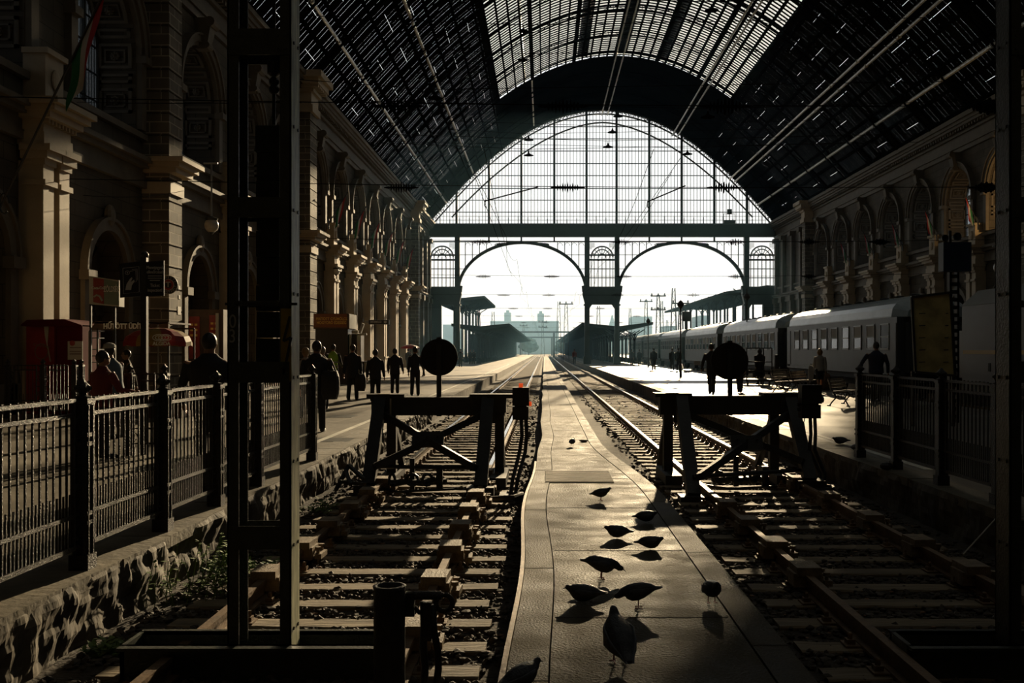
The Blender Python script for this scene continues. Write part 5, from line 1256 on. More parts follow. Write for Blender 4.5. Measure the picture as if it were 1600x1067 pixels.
b = MB(); b.box(X_(547), X_(562), ky+.35, ky+1.2, .3, Z_(521.5)); b.build('drinks_fridge', M['box_black'], t)
b = MB(); b.obox(at(565, 513, ky), (.12, .3, .5), Matrix.Rotation(.35, 3, 'Y')); b.tube([at(560, 523, ky), at(573, 522, ky)], .06, 6); b.build('floodlight_or_added_fill', M['off_white'], t)
# direction sign hung across the platform
ky = 69; X_ = lambda x: at(x, 0, ky).x; Z_ = lambda y: at(0, y, ky).z
t = empty('direction_sign', (X_(593), ky, Z_(507)), label='long dark direction sign sticking out from the left wall', cat='sign')
b = MB(); b.box(X_(576), X_(607), ky, ky+.12, Z_(506.5), Z_(500)); b.build('board', M['sign_black'], t)
b = MB(); b.box(X_(576), X_(608), ky-.02, ky+.14, Z_(499.8), Z_(499.4)); b.box(X_(576), X_(608), ky-.02, ky+.14, Z_(507), Z_(506.6)); b.box(X_(607), X_(608), ky-.02, ky+.14, Z_(507), Z_(499.4)); b.box(X_(571), X_(577), ky+.03, ky+.09, Z_(504), Z_(502)); b.build('frame', M['frame_light'], t)
text_mesh('lettering', 'INFORMÁCIÓ', .2, face_cam(at(587.5, 503, ky-.01)), M['sign_grey'], t, sx_=.62, bold=.003)
b = MB(); q = at(602, 503, ky-.01); b.bar(q+Vector((-.08, 0, -.06)), q+Vector((.1, 0, .06)), .03, .02); b.disc(q, .1, .01, 14); b.build('pictogram', M['sign_grey'], t)
# high tables between the pedestrians and the wall
for (x, yb_, Y, l) in ((568, 600, 50, 'high round standing table beside the snack kiosk'),):
    p = at(x, 0, Y); t = empty('standing_table', (p.x, Y, .3), label=l, cat='table')
    b = MB(); b.lathe([(.45, 1.38), (.45, 1.42), (.1, 1.43)], (p.x, Y, 0), 20); b.build('tabletop', M['box_black'], t)
    b = MB(); b.lathe([(.25, .3), (.25, .33), (.035, .36), (.035, 1.39)], (p.x, Y, 0), 12); b.build('stem', M['box_black'], t)

# ---------------------------------------------------------------- flags, lamps, wires
mat('flag_red', (.42,.03,.03), .8); mat('flag_white', (.55,.53,.48), .8); mat('flag_green', (.02,.16,.05), .8)
def flag(base, tip, side, label, big=1.0, grp='flags along the arcades', seed=0, l0f=.42, l1f=.93):
    base = Vector(base); tip = Vector(tip); d = (tip-base); L = d.length; d.normalize()
    t = empty('flag', base, label=label, cat='flag', group=grp)
    b = MB(); b.tube([base, tip], .028*big, 6); b.ball(tip, .06*big, 8); b.build('flagpole', M['box_black'], t)
    b = MB(); b.tube([base+Vector((0, 0, -.35)), base+Vector((0, 0, .3))], .05, 6); b.tube([base+d*.4+Vector((.1*math.cos(q*.6), 0, .2*math.sin(q*.6)-.1)) for q in range(10)], .02, 5); b.build('bracket', M['dark_iron'], t)
    b = MB(); n = 12; w = 1.0*big; l0, l1 = L*l0f, L*l1f; rs = random.Random(seed); ph = rs.uniform(0, 6)
    down = Vector((-d.x*.25, 0, -1)).normalized()
    for i in range(3):
        b.cur = i; rows = []
        for k in range(n+1):
            f = k/n; drop = f*w*1.15
            row = []
            for e in (i/3, (i+1)/3):
                p = base+d*(l0+(l1-l0)*(1-e)*(1-.45*f)) + down*drop + Vector((0, 1, 0))*(.14*math.sin(f*5+e*6+ph)*big*f+.02) + Vector((d.x, 0, 0))*.1*f
                row.append(p)
            rows.append(row)
        vs = [v for r in rows for v in r]; b.add(vs, [(k*2, k*2+1, k*2+3, k*2+2) for k in range(n)])
    b.build('cloth', [M['flag_red'], M['flag_white'], M['flag_green']], t, recalc=False, smooth=True)
FY = [61.5, 67.8, 74.2, 80.6, 87.0, 93.3]
nm = ['nearest', 'second', 'third', 'fourth', 'fifth', 'farthest']
for i, y in enumerate(FY): flag((XL+.6, y, 9.8), (XL+1.75, y, 11.7), 1, '%s small red, white and green flag on the left arcade' % nm[i], seed=i)
for i, y in enumerate([62.6, 69.2, 75.8, 82.4, 88.9]): flag((XR-.6, y, 9.9), (XR-1.6, y-.3, 11.8), -1, '%s small red, white and green flag on the right arcade' % (nm[:4]+['farthest'])[i], seed=i+9)
q0, q1 = at(-6, 336, 19.5), at(166, -18, 18.0)
flag(q0, q1, 1, 'large dim red, white and green flag on a long slanting pole at the upper left', big=.85, grp=None, seed=21, l0f=.70, l1f=.99)
def globe(x, y, Y, r, top, label):
    p = at(x, y, Y); t = empty('globe_lamp', p-Vector((0, 0, r)), label=label, cat='lamp')
    b = MB(); b.ball(p, r, 20, (1, 1, 1.08)); b.build('globe', M['globe_glass'], t, smooth=True)
    b = MB(); b.lathe([(.02, -r*1.35), (.05, -r*1.2), (.1, -r*1.02), (.02, -r*.98)], p, 12); b.lathe([(r*.75, r*.62), (r*.85, r*.8), (r*.95, r*1.0), (.06, r*1.25), (.03, r*1.3)], p, 20); b.build('collar', M['dark_iron'], t)
    zt = at(x, top, Y).z; b = MB(); b.tube([p+Vector((0, 0, r)), Vector((p.x, p.y, zt))], .03, 8); b.tube([(p.x-.25, Y, zt), (p.x+.2, Y, zt)], .03, 6); b.build('hanging_rod', M['frame_light'], t)
mat('globe_glass', (.50,.46,.38), .25, var=.15, scale=12, spec=.6)
globe(330.5, 352, 31.5, .22, 255, 'large glass globe lamp hanging beside the rusticated pier, upper left')
globe(525, 424, 60.5, .2, 400, 'small distant globe lamp hanging by the left arcade')
globe(1563, 418, 31.0, .20, 385, 'dark globe lamp hanging above the locomotive near the right mast')
# shaded lamps hung on wires under the vault
mat('lampwire', (.010,.010,.010), .8, spec=0.0)
HL = [(826, 218, 85), (826, 242, 70), (950, 229, 70), (957, 206, 85), (966, 181, 108), (1074, 240, 78), (818, 48, 44), (817, 93, 58), (1112, 15, 36), (1106, 182, 60), (679, 152, 50)]
hl0 = None
lamp_lab = ['left row above the left arch, upper', 'left row above the left arch, lower', 'middle row, lowest of three', 'middle row, second of three', 'middle row, topmost just under the arch rim', 'right row, against the right part of the lunette', 'left row, highest in front of the glazing', 'left row, below the highest one',
            'dark lamp in front of the bright right glazing', 'dark lamp below the corner of the right glazing', 'dark lamp in front of the left roof boards']
for i, (x, y, Y) in enumerate(HL):
    p = at(x, y, Y); s_ = (11 if y in (15, 182, 152) else 8)*Y/F/.95
    if hl0 is None:
        hl0 = empty('hanging_lamp', (0, 0, 0), label='-', cat='lamp', group='shaded lamps hanging under the vault')
        b = MB(); b.lathe([(.95, -.12), (.9, -.05), (.45, .12), (.2, .28), (.12, .6), (.05, .75)], (0, 0, 0), 20); b.build('shade', M['roof_iron'], hl0)
        b = MB(); b.tube([(0, 0, .7), (0, 0, 1.1)], .03, 6); b.build('stem', M['box_black'], hl0); o = hl0
    else: o = copy_tree(hl0)
    z = p.z+1.05*((11 if y in (15, 182, 152) else 8)*Y/F/.95); hw = (HS*math.sqrt(max(.02, (1-(z-ZB)/RISE)/1.05)) if z > ZB else HS-.5)*.95
    bw = MB(); bw.tube([(XC-hw, Y, z+.5), (p.x, Y, z), (XC+hw, Y, z+.5)], .018, 5)
    o.location = p; o.scale = (s_,)*3; o['label'] = 'dark conical hanging lamp, '+lamp_lab[i]
    bw.build('wire', M['lampwire'], label='thin span wire carrying the hanging lamp, '+lamp_lab[i], cat='wire')
mat('wire', (.010,.010,.010), .8, spec=0.0)
def cat_pts(p, q, sag, n=10): p = Vector(p); q = Vector(q); return [p.lerp(q, k/n)-Vector((0, 0, sag*4*(k/n)*(1-k/n))) for k in range(n+1)]
def wire(p, q, sag, r, label, cat='wire', grp=None):
    b = MB(); b.tube(cat_pts(p, q, sag), r, 5); return b.build('wire', M['wire'], label=label, cat=cat, group=grp)
# cross spans of the overhead line with ribbed insulators
SP = [(19, 166), (28, 293), (45, 378), (63, 432)]
def insulator(c, s_, big=False):
    b = MB(); pr = [(.012, -.62*s_), (.03, -.5*s_)]; n = 11 if big else 8
    for k in range(n):
        x = -.45*s_+.9*s_*k/(n-1); r = (.07+.15*math.sin(PI*k/(n-1)))*s_*(1 if k % 2 else .8); pr += [(.03*s_, x-.03*s_), (r, x), (.03*s_, x+.03*s_)]
    pr += [(.03, .5*s_), (.012, .62*s_)]
    b.lathe(pr, (0, 0, 0), 10); b.xf(Matrix.Translation(c) @ Matrix.Rotation(PI/2, 4, 'Y')); return b
INS = {19: (622, 880, 1133, 1545), 28: (627, 887, 1131, 1541), 45: (751, 1149, 971, 1264, 1375), 63: (755, 862, 975, 1149, 1264)}
NTH = {19: 'near the top of the picture', 28: 'across the lower lunette', 45: 'just under the girder', 63: 'across the great arches'}
for Y, y in SP:
    z = at(0, y, Y).z; wire((XL+.3, Y, z+.25), (XR-.3, Y, z+.25), .25, .011, 'cross span wire of the overhead line %s' % NTH[Y])
    for x in INS[Y]:
        p = at(x, y, Y); o = insulator(p, .78 if Y < 30 else .8, True).build('insulator', M['wire'], base=False, label='dark ribbed insulator on the cross span wire %s' % NTH[Y], cat='insulator', group='insulators on the cross span '+NTH[Y])
z1 = at(0, 300, 28).z
for Y, y in ((84, 461), (110, 482), (135, 494), (165, 504), (200, 512)):
    z = at(0, y, Y).z; wire((-16 if Y > 120 else XL+.4, Y, z+.1), (26, Y, z+.1), .1, .012, 'thin cross span wire seen through the great arches', grp='cross spans seen through the arches')
    for xw in (-3.4, .4, 6.2, 12.6): insulator((xw, Y, z), .9, False).build('insulator', M['wire'], base=False, label='small dark insulator on a cross span seen through the great arches', cat='insulator', group='insulators outside the shed')
# contact and carrier wires over both tracks
for xw, l in ((-1.68, 'left'), (3.085, 'right')):
    zz = 6.28
    b = MB(); b.tube([(xw+.25*(1 if k % 2 else -1)*(k > 0), 24+14*k, zz) for k in range(24)], .008, 4); b.build('contact_wire', M['wire'], label='contact wire over the %s track' % l, cat='wire')
    b = MB(); pts = []
    for k in range(10):
        for j in range(6): f = j/6; pts.append((xw, 28+34*k+34*f, zz+.25+1.1*(2*f-1)**2))
    b.tube(pts, .009, 4); b.build('carrier_wire', M['wire'], label='sagging carrier wire over the %s track' % l, cat='wire')
# registration arms
for (p0, p1, l) in (((758, 314), (841, 292), 'left'), ((1012, 315), (1071, 290), 'right')):
    a, c = at(*p0, 28), at(*p1, 28); t = empty('registration_arm', a, label='slanting registration arm holding the %s contact wire' % l, cat='arm')
    b = MB(); b.tube([a, c], .018, 8); b.build('arm', M['wire'], t); b = MB(); b.tube([a+Vector((0, 0, .02)), a+Vector((-.02, 0, -.12)), a+Vector((.03, 0, -.2))], .014, 6); b.build('clamp', M['wire'], t)
for p0, p1, l in (((740, 270), (800, 432), 'left'), ((1064, 246), (974, 375), 'right')):
    wire(at(*p0, 24), at(*p1, 50), 0, .008, 'slack feeder wire slanting down beside the %s registration arm' % l)
wire(at(130, 305, 27), at(287, 298, 34.5), .12, .009, 'string of small lights between the portal pilasters at the left')
wire(at(120, 160, 28), at(470, 160, 18), .02, .008, 'thin wire crossing the upper left windows')
# ---------------------------------------------------------------- people
mat('skin', (.30,.16,.10), .5); mat('hair_dark', (.02,.014,.01), .45); mat('hair_light', (.25,.15,.06), .4); mat('hair_grey', (.20,.18,.16), .45)
def cloth(n, c, r=.8): return M.get(n) or mat(n, c, r, bump=.25, bscale=60)
for n, c in (('black_cloth', (.018,.018,.020)), ('dark_blue_cloth', (.02,.025,.045)), ('grey_cloth', (.06,.06,.06)), ('red_cloth', (.16,.02,.018)), ('hivis_cloth', (.30,.48,.05)), ('brown_cloth', (.05,.032,.02)),
             ('pale_cloth', (.33,.31,.28)), ('beige_cloth', (.28,.21,.14)), ('blue_grey_cloth', (.10,.13,.16))): cloth(n, c)
mat('shoe_black', (.012,.012,.012), .35); mat('bag_black', (.014,.014,.016), .6, bump=.2, bscale=30)
def remesh(b, vox, name, m_, parent, smooth_it=3):
    me = bpy.data.meshes.new('tmp'); me.from_pydata(b.v, [], b.f); me.update()
    o = bpy.data.objects.new('tmp', me); COL.objects.link(o)
    r = o.modifiers.new('r', 'REMESH'); r.mode = 'VOXEL'; r.voxel_size = vox; r.use_smooth_shade = True
    s = o.modifiers.new('s', 'SMOOTH'); s.factor = .5; s.iterations = smooth_it
    bpy.context.view_layer.update()
    out = bpy.data.meshes.new_from_object(o.evaluated_get(bpy.context.evaluated_depsgraph_get()))
    bpy.data.objects.remove(o); out.name = name; out.materials.clear()
    for q in (m_ if isinstance(m_, (list, tuple)) else [m_]): out.materials.append(q)
    ob = bpy.data.objects.new(name, out); COL.objects.link(ob); ob.parent = parent
    return ob
def loft(b, secs, n=14):          # secs: (centre, rx, ry) horizontal ellipses
    vs = []
    for c, rx, ry in secs:
        for j in range(n): a = 2*PI*j/n; vs.append((c[0]+rx*math.cos(a), c[1]+ry*math.sin(a), c[2]))
    k = len(secs)
    b.add(vs, [(i*n+j, i*n+(j+1)%n, (i+1)*n+(j+1)%n, (i+1)*n+j) for i in range(k-1) for j in range(n)]+[tuple(range(n-1, -1, -1)), tuple(range((k-1)*n, k*n))])
def person(x, Y, label, h=1.76, face=0.0, stride=0.0, top='black_cloth', legs='black_cloth', hair='hair_dark', wide=1.0, lean=0.0, arms=None, coat=0.0, bald=False, skirt=False, sit=False, hat=None, long_hair=False, z0=.3, loc=None, hood=False, headturn=0.0, vest=False):
    t = empty('person', (0, 0, 0), label=label, cat='person'); s = h; near = Y < 45; vox = (.015 if near else .026)*h/1.75
    W = wide; P = lambda X, y, z: Vector((X*s, y*s, z*s))
    hipz = .50 if not sit else .27; sh = .815 if not sit else .585; ly = lean
    def tl(z): return ly*(z-hipz)       # forward lean of the trunk
    legj = []
    for sg in (-1, 1):
        f = stride*sg
        if sit: hip = P(sg*.05, 0, hipz+.0); kn = P(sg*.06, .24, hipz+.0); an = P(sg*.06, .25, .045)
        else:
            hip = P(sg*.048, 0, hipz); kn = P(sg*.05, f*.14+abs(stride)*.03, .278-.0*f); an = P(sg*.05, f*.26-abs(stride)*(.06 if f < 0 else 0), .045+(.03*abs(stride) if f < 0 else 0))
        legj.append((hip, kn, an))
    arms = arms or ((-.35, .1, .12), (.3, .1, .15))       # per side: swing of upper arm, outward, extra bend of forearm
    armj = []
    for sg, (sw, outw, bd) in zip((-1, 1), arms):
        S = P(sg*.104*W, tl(sh), sh-.012); u = Vector((sg*math.sin(outw), math.sin(sw)*math.cos(outw), -math.cos(sw)*math.cos(outw))); E = S+u*.185*s
        u2 = Vector((sg*math.sin(outw*.3), math.sin(sw+bd), -math.cos(sw+bd))).normalized(); Wr = E+u2*.15*s; armj.append((S, E, Wr, u2))
    b = MB()
    for hip, kn, an in legj:
        b.tube([hip+P(0, 0, .03), hip.lerp(kn, .3), kn, kn.lerp(an, .3), an], [.047*s*W**.5, .046*s, .031*s, .032*s, .020*s], 10)
        b.tube([an+P(0, -.02, -.018), an+P(0, .05, -.025), an+P(0, .1, -.032)], [.022*s, .022*s, .014*s], 8)
    T = lambda z, rx, ry: (P(0, tl(z), z), rx*s*W, ry*s*(W*.5+.5))
    dz = sh-.815
    loft(b, [T(.46+dz, .06, .05), T(.50+dz, .086, .064), T(.56+dz, .08, .06), T(.62+dz, .072, .054), T(.70+dz, .086, .062), T(.77+dz, .098, .062), T(.81+dz, .09, .05), T(.835+dz, .05, .036), T(.85+dz, .03, .03), T(.885+dz, .028, .03)])
    for S, E, Wr, u2 in armj: b.tube([S, S.lerp(E, .3), E, E.lerp(Wr, .35), Wr], [.034*s, .030*s, .022*s, .022*s, .0145*s], 10); b.ball(Wr+u2*.035*s, .022*s, 10, (.75, .9, 1.5))
    hc = P(0, tl(.93+dz)+.008, .932+dz)
    hv = MB(); hv.ball((0, 0, 0), .062*s, 16, (.78, .92, 1.08)); hv.ball((0, .025*s, -.032*s), .036*s, 12, (1, 1, .9)); hv.ball((0, .060*s, -.008*s), .010*s, 8, (.8, 1.2, 1.5))
    for sg in (-1, 1): hv.ball((sg*.049*s, -.002*s, -.008*s), .013*s, 8, (.4, .9, 1.4))
    RM = Matrix.Translation(hc) @ Matrix.Rotation(headturn, 4, 'Z')
    hv.xf(RM); b.add(hv.v, hv.f)
    o = remesh(b, vox*.8, 'body', M['skin'], t, 2)
    # five fingers on each hand, merged into the body mesh
    fb = MB()
    for sg, (S, E, Wr, u2) in zip((-1, 1), armj):
        pc = Wr+u2*.05*s; side = Vector((0, 1, 0))
        for k, (off, ln) in enumerate(((-.013, .040), (-.0045, .046), (.0045, .043), (.013, .034))):
            r0 = pc+side*off*s; m1 = r0+u2*ln*.5*s+Vector((-sg*.004*s, 0, 0)); m2 = r0+u2*ln*s+Vector((-sg*.014*s, 0, 0)); fb.tube([r0, m1, m2], [.0052*s, .0048*s, .0038*s], 6)
        r0 = Wr+u2*.022*s+side*.014*s; fb.tube([r0, r0+(u2*.02+side*.016)*s, r0+(u2*.038+side*.014)*s+Vector((-sg*.008*s, 0, 0))], [.0065*s, .0058*s, .0045*s], 6)
    if near:
        bm = bmesh.new(); bm.from_mesh(o.data); tmp = bpy.data.meshes.new('t'); tmp.from_pydata(fb.v, [], fb.f); bm.from_mesh(tmp); bm.to_mesh(o.data); bm.free()
        ey = MB()
        for sg in (-1, 1): ey.ball((sg*.020*s, .0515*s, .004*s), .0065*s, 8)
        ey.tube([(-.014*s, .058*s, -.034*s), (0, .061*s, -.033*s), (.014*s, .058*s, -.034*s)], .003*s, 6); ey.xf(RM); ey.build('eyes_and_mouth', M['hair_dark'], t)
    # trousers or skirt
    b = MB()
    for hip, kn, an in legj:
        if skirt: b.tube([hip+P(0, 0, .02), hip.lerp(kn, .5), kn], [.06*s, .056*s, .052*s], 12)
        else: b.tube([hip+P(0, 0, .03), hip.lerp(kn, .3), kn, kn.lerp(an, .5), an+P(0, 0, -.012)], [.056*s*W**.5, .054*s*W**.4, .042*s, .039*s, .036*s], 12)
    loft(b, [T(hipz-.04, .07, .06), T(hipz, .094, .072), T(hipz+.07, .088, .066), T(hipz+.11, .08, .06)]); remesh(b, vox, 'skirt' if skirt else 'trousers', M[legs], t)
    for hip, kn, an in legj:
        b = MB(); b.tube([an+P(0, -.034, -.022), an+P(0, 0, -.018), an+P(0, .05, -.026), an+P(0, .105, -.031), an+P(0, .125, -.033)], [.020*s, .027*s, .025*s, .020*s, .010*s], 10); b.build('shoe', M['shoe_black'], t, smooth=True)
    # jacket or coat over trunk and arms
    b = MB(); cz = hipz-.02-coat
    secs = [T(cz, .098+coat*.10, .082+coat*.05), T(hipz+.03, .098, .076), T(.60+dz, .092, .07), T(.69+dz, .102, .074), T(.76+dz, .110, .074), T(.795+dz, .100, .066), T(.822+dz, .072, .052), T(.84+dz, .050, .044), T(.862+dz, .040, .038)]
    loft(b, secs, 18)
    if not vest:
        for S, E, Wr, u2 in armj: b.tube([S+P(0, 0, -.012), S.lerp(E, .25), E, E.lerp(Wr, .6), Wr], [.036*s, .038*s, .033*s, .029*s, .026*s], 12)
    if hood: b.tube([P(-.05, tl(.85+dz)-.03, .835+dz), P(0, tl(.85+dz)-.055, .84+dz), P(.05, tl(.85+dz)-.03, .835+dz)], .03*s, 8)
    remesh(b, vox, 'vest' if vest else 'coat' if coat > .05 else 'jacket', M[top], t)
    if vest:
        b = MB()
        for S, E, Wr, u2 in armj: b.tube([S+P(0, 0, .005), S.lerp(E, .25), E, E.lerp(Wr, .6), Wr], [.040*s, .037*s, .031*s, .028*s, .025*s], 12)
        remesh(b, vox, 'sleeves', M['black_cloth'], t)
        b = MB(); n = 20
        for zz in (.56, .64): b.tube([P(.1*W*math.cos(2*PI*j/n), tl(zz)+.079*math.sin(2*PI*j/n), zz) for j in range(n+1)], .012*s, 5, False)
        b.build('reflective_band', M['pale_cloth'], t)
    # hair, cap
    b = MB(); R = Matrix.Translation(hc) @ Matrix.Rotation(headturn, 4, 'Z')
    if not bald:
        b.ball((0, -.008*s, .012*s), .067*s, 16, (.80, .92, 1.0))
        if long_hair: b.ball((0, -.012*s, -.012*s), .074*s, 14, (.95, .85, 1.05)); b.ball((0, -.03*s, -.05*s), .05*s, 10, (1.15, .7, 1))
        # open the face
        hb = remesh_hair(b, R, vox, hair, t, s)
    else:
        b.ball((0, -.02*s, -.012*s), .060*s, 14, (.86, .84, .7)); hb = remesh_hair(b, R, vox, hair, t, s)
    if hat:
        b = MB(); b.lathe([(.058*s, .03*s), (.064*s, .045*s), (.058*s, .075*s), (.03*s, .09*s), (.004*s, .093*s)], (0, 0, 0), 16, 1, 1.1); b.add([(-.04*s, .05*s, .034*s), (.04*s, .05*s, .034*s), (.035*s, .105*s, .028*s), (-.035*s, .105*s, .028*s), (-.04*s, .05*s, .04*s), (.04*s, .05*s, .04*s), (.035*s, .105*s, .032*s), (-.035*s, .105*s, .032*s)], [(0,1,2,3), (7,6,5,4), (0,4,5,1), (1,5,6,2), (2,6,7,3), (3,7,4,0)])
        b.xf(R); b.build('cap', M[hat], t)
    X = (x-850)/F*Y; t.location = loc or (X, Y, z0); t.rotation_euler = (0, 0, face)
    return t
def remesh_hair(b, R, vox, hair, t, s):
    o = remesh(b, vox*.7, 'hair', M[hair], t, 1)
    bm = bmesh.new(); bm.from_mesh(o.data)
    dl = [v for v in bm.verts if v.co.y > .036*s and v.co.z < .034*s or v.co.y > .058*s]
    bmesh.ops.delete(bm, geom=dl, context='VERTS'); bm.to_mesh(o.data); bm.free()
    o.data.transform(R); return o
# left platform, walking away towards the trains
pA = person(160, 15.5, 'person in a dark red jacket standing behind the near fence, left of the signpost', 1.66, face=-.5, top='red_cloth', legs='black_cloth', wide=1.12, arms=((.1, .25, .5), (.3, .35, 1.1)), headturn=-.3, hair='hair_dark')
person(181, 19.0, 'person in a grey waistcoat and pale cap bending beside the stall, behind the red jacket', 1.78, face=.9, top='blue_grey_cloth', legs='grey_cloth', lean=.3, hat='pale_cloth', vest=False, arms=((.4, .1, .9), (.5, .15, .8)))
person(198, 24.2, 'person with dark hair at the stall counter, half hidden behind the grey waistcoat', 1.68, face=PI*.7, top='brown_cloth', legs='black_cloth')
person(327, 13.4, 'large broad shouldered person in a dark jacket seen from behind, left of the mast', 1.90, face=.05, top='black_cloth', legs='black_cloth', wide=1.35, stride=.1, arms=((.1, .3, .5), (.1, .3, .4)), coat=.02)
person(497, 20.4, 'person in a dark coat with a shoulder bag walking just right of the mast', 1.86, face=0, stride=.18, top='black_cloth', legs='black_cloth', wide=1.22, coat=.03, arms=((-.15, .2, .2), (.2, .35, .5)), hood=True, loc=((495-850)/F*20.4, 20.4, .3))
person(503.5, 28.5, 'short haired person in a brown jacket half hidden behind the person with the shoulder bag', 1.78, stride=.3, top='brown_cloth', legs='grey_cloth', hair='hair_grey')
person(477.5, 24.5, 'person just visible at the right edge of the mast, behind the fence', 1.74, stride=.2, top='pale_cloth', legs='black_cloth', hair='hair_light')
person(520.5, 38.7, 'person in a yellow green reflective vest walking away', 1.90, stride=.3, top='hivis_cloth', legs='grey_cloth', vest=True, arms=((.1, .12, .3), (.35, .2, .7)))
person(551, 33.2, 'person in a long dark jacket carrying a large bag in the right hand', 1.86, stride=.45, top='black_cloth', legs='black_cloth', wide=1.08, coat=.08, arms=((-.3, .12, .1), (.15, .12, .1)))
person(586.5, 32.0, 'person in a dark jacket with arms held out, behind the buffer stop', 1.70, stride=.25, top='black_cloth', legs='black_cloth', wide=1.12, arms=((-.1, .17, .2), (.1, .17, .25)), coat=.03)
person(617, 38.0, 'person in a dark coat with hands in the pockets, third walker from the round sign', 1.74, stride=.2, top='black_cloth', legs='black_cloth', wide=1.12, coat=.05, arms=((.15, .2, .5), (.15, .2, .5)))
person(648.5, 36.5, 'slim person in a dark jacket walking just left of the round sign', 1.80, stride=.4, top='black_cloth', legs='black_cloth', wide=.95, arms=((-.3, .1, .2), (.3, .2, .8)))
pU = person(638, 86, 'distant person in dark clothes under a red umbrella', 1.80, top='black_cloth', legs='black_cloth', coat=.08, stride=.2, arms=((.1, .1, .1), (.8, .1, 1.4)))
person(662, 64, 'distant person half hidden behind the round sign, legs showing', 1.6, face=.6, stride=.5, top='dark_blue_cloth', legs='black_cloth')
person(719.5, 99, 'distant person on the left platform right of the round sign', 1.82, stride=.35, top='black_cloth', legs='black_cloth', coat=.04)
person(735, 117, 'one of two distant people standing close together under the left canopy, the left one', 1.8, top='black_cloth', legs='black_cloth', coat=.08); person(740, 118, 'one of two distant people standing close together under the left canopy, the right one', 1.74, top='black_cloth', legs='black_cloth', coat=.05)
person(753.5, 150, 'tiny far person beyond the left canopy columns', 1.8, top='black_cloth', legs='black_cloth'); person(897.5, 118, 'far person in a reddish top under the right canopy, left of the middle pier', 1.8, top='red_cloth', legs='black_cloth', stride=.3)
# right platform
person(1112, 37.8, 'person in dark clothes walking beside the round sign of the right buffer stop', 1.92, stride=.35, top='black_cloth', legs='black_cloth', wide=1.1, arms=((.1, .3, .4), (.1, .1, .2)), lean=.06)
person(1156, 39.5, 'person hidden behind the round sign except for the legs and one shoulder', 1.76, stride=.4, top='black_cloth', legs='black_cloth', wide=1.1)
person(1187, 49.2, 'person in a wide dark hooded coat standing behind the baggage trolley', 1.75, face=.2, top='black_cloth', legs='black_cloth', wide=1.3, coat=.25, hood=True, hair='hair_dark', long_hair=True)
person(1281, 40.6, 'woman with fair hair in a light top and skirt walking to the train', 1.74, stride=.25, top='pale_cloth', legs='black_cloth', hair='hair_light', long_hair=True, skirt=True, arms=((.1, .15, .1), (-.1, .15, .2)))
person(1369, 32.6, 'person in a dark blue and red jacket with arms spread behind the right fence', 1.94, top='dark_blue_cloth', legs='black_cloth', wide=1.3, arms=((.2, .55, .15), (-.1, .3, .3)), hair='hair_dark')
for (x, Y, hh, l) in ((1021.5, 83, 1.86, 'person standing behind the middle bench on the far right platform'), (1050.5, 82, 1.84, 'left one of two people standing together beside the thin lamp post'), (1060, 81, 1.86, 'right one of two people standing together beside the thin lamp post'),
                      (987, 110, 1.8, 'far person near the end of the bench row, the left one'), (999, 108, 1.76, 'far person near the end of the bench row, the right one')): person(x, Y, l, hh, top='black_cloth', legs='black_cloth', wide=1.15, coat=.06)
# things the people carry
def bag(c, w_, d, h_, label, m_='bag_black', strap=True, rz=0):
    t = empty('bag', (c[0], c[1], c[2]), label=label, cat='bag')
    bm = bmesh.new(); bmesh.ops.create_cube(bm, size=1); bmesh.ops.subdivide_edges(bm, edges=bm.edges, cuts=4, use_grid_fill=True)
    for v in bm.verts:
        x, y, z = v.co; k = (1-.55*(2*abs(z))**3*.5); v.co = Vector((x*w_*k*(1+.12*math.cos(y*4)), y*d*k*(1+.25*math.cos(x*3)*math.cos(z*3)), (z+.5)*h_))
    bmesh.ops.bevel(bm, geom=bm.edges, offset=.004, segments=1)
    me = bpy.data.meshes.new('bag_body'); bm.to_mesh(me); bm.free(); me.materials.append(M[m_]); o = bpy.data.objects.new('bag_body', me); COL.objects.link(o); o.parent = t
    if strap: b = MB(); b.tube([Vector(c)+Vector((-w_*.25, 0, h_*.93)), Vector(c)+Vector((-w_*.1, 0, h_*1.15)), Vector(c)+Vector((w_*.1, 0, h_*1.15)), Vector(c)+Vector((w_*.25, 0, h_*.93))], .012, 6); b.build('handle', M[m_], t)
    return t
p = at(510, 590, 20.3); bag((p.x+.09, 20.25, .98), .34, .26, .58, 'black shoulder bag hanging at the hip of the person right of the mast')
p = at(563.5, 600, 33.1); bag((p.x, 33.1, .62), .32, .2, .56, 'large dark bag carried by the person in the long jacket')
p = at(1267, 577, 40.5); bag((p.x, 40.5, .72), .2, .14, .62, 'pale grey shopping bag hanging from the left hand of the fair haired woman', 'pale_cloth')
p = at(1291, 595, 41.5); bag((p.x, 41.6, .3), .38, .3, .7, 'dark reddish bag standing on the platform beside the fair haired woman', 'brown_cloth')
p = at(641, 541, 86); t = empty('umbrella', (p.x, 86, 1.3), label='open red umbrella held by the distant person on the left platform', cat='umbrella')
b = MB(); r = .88; b.lathe([(r, 0), (r*.93, .09), (r*.7, .22), (r*.38, .31), (.03, .35), (.02, .45)], (p.x, 86, p.z-.2), 8); b.build('canopy', M['umb_red'], t); b = MB(); b.tube([(p.x, 86, 1.3), (p.x, 86, p.z+.1)], .02, 6); b.build('shaft', M['box_black'], t)
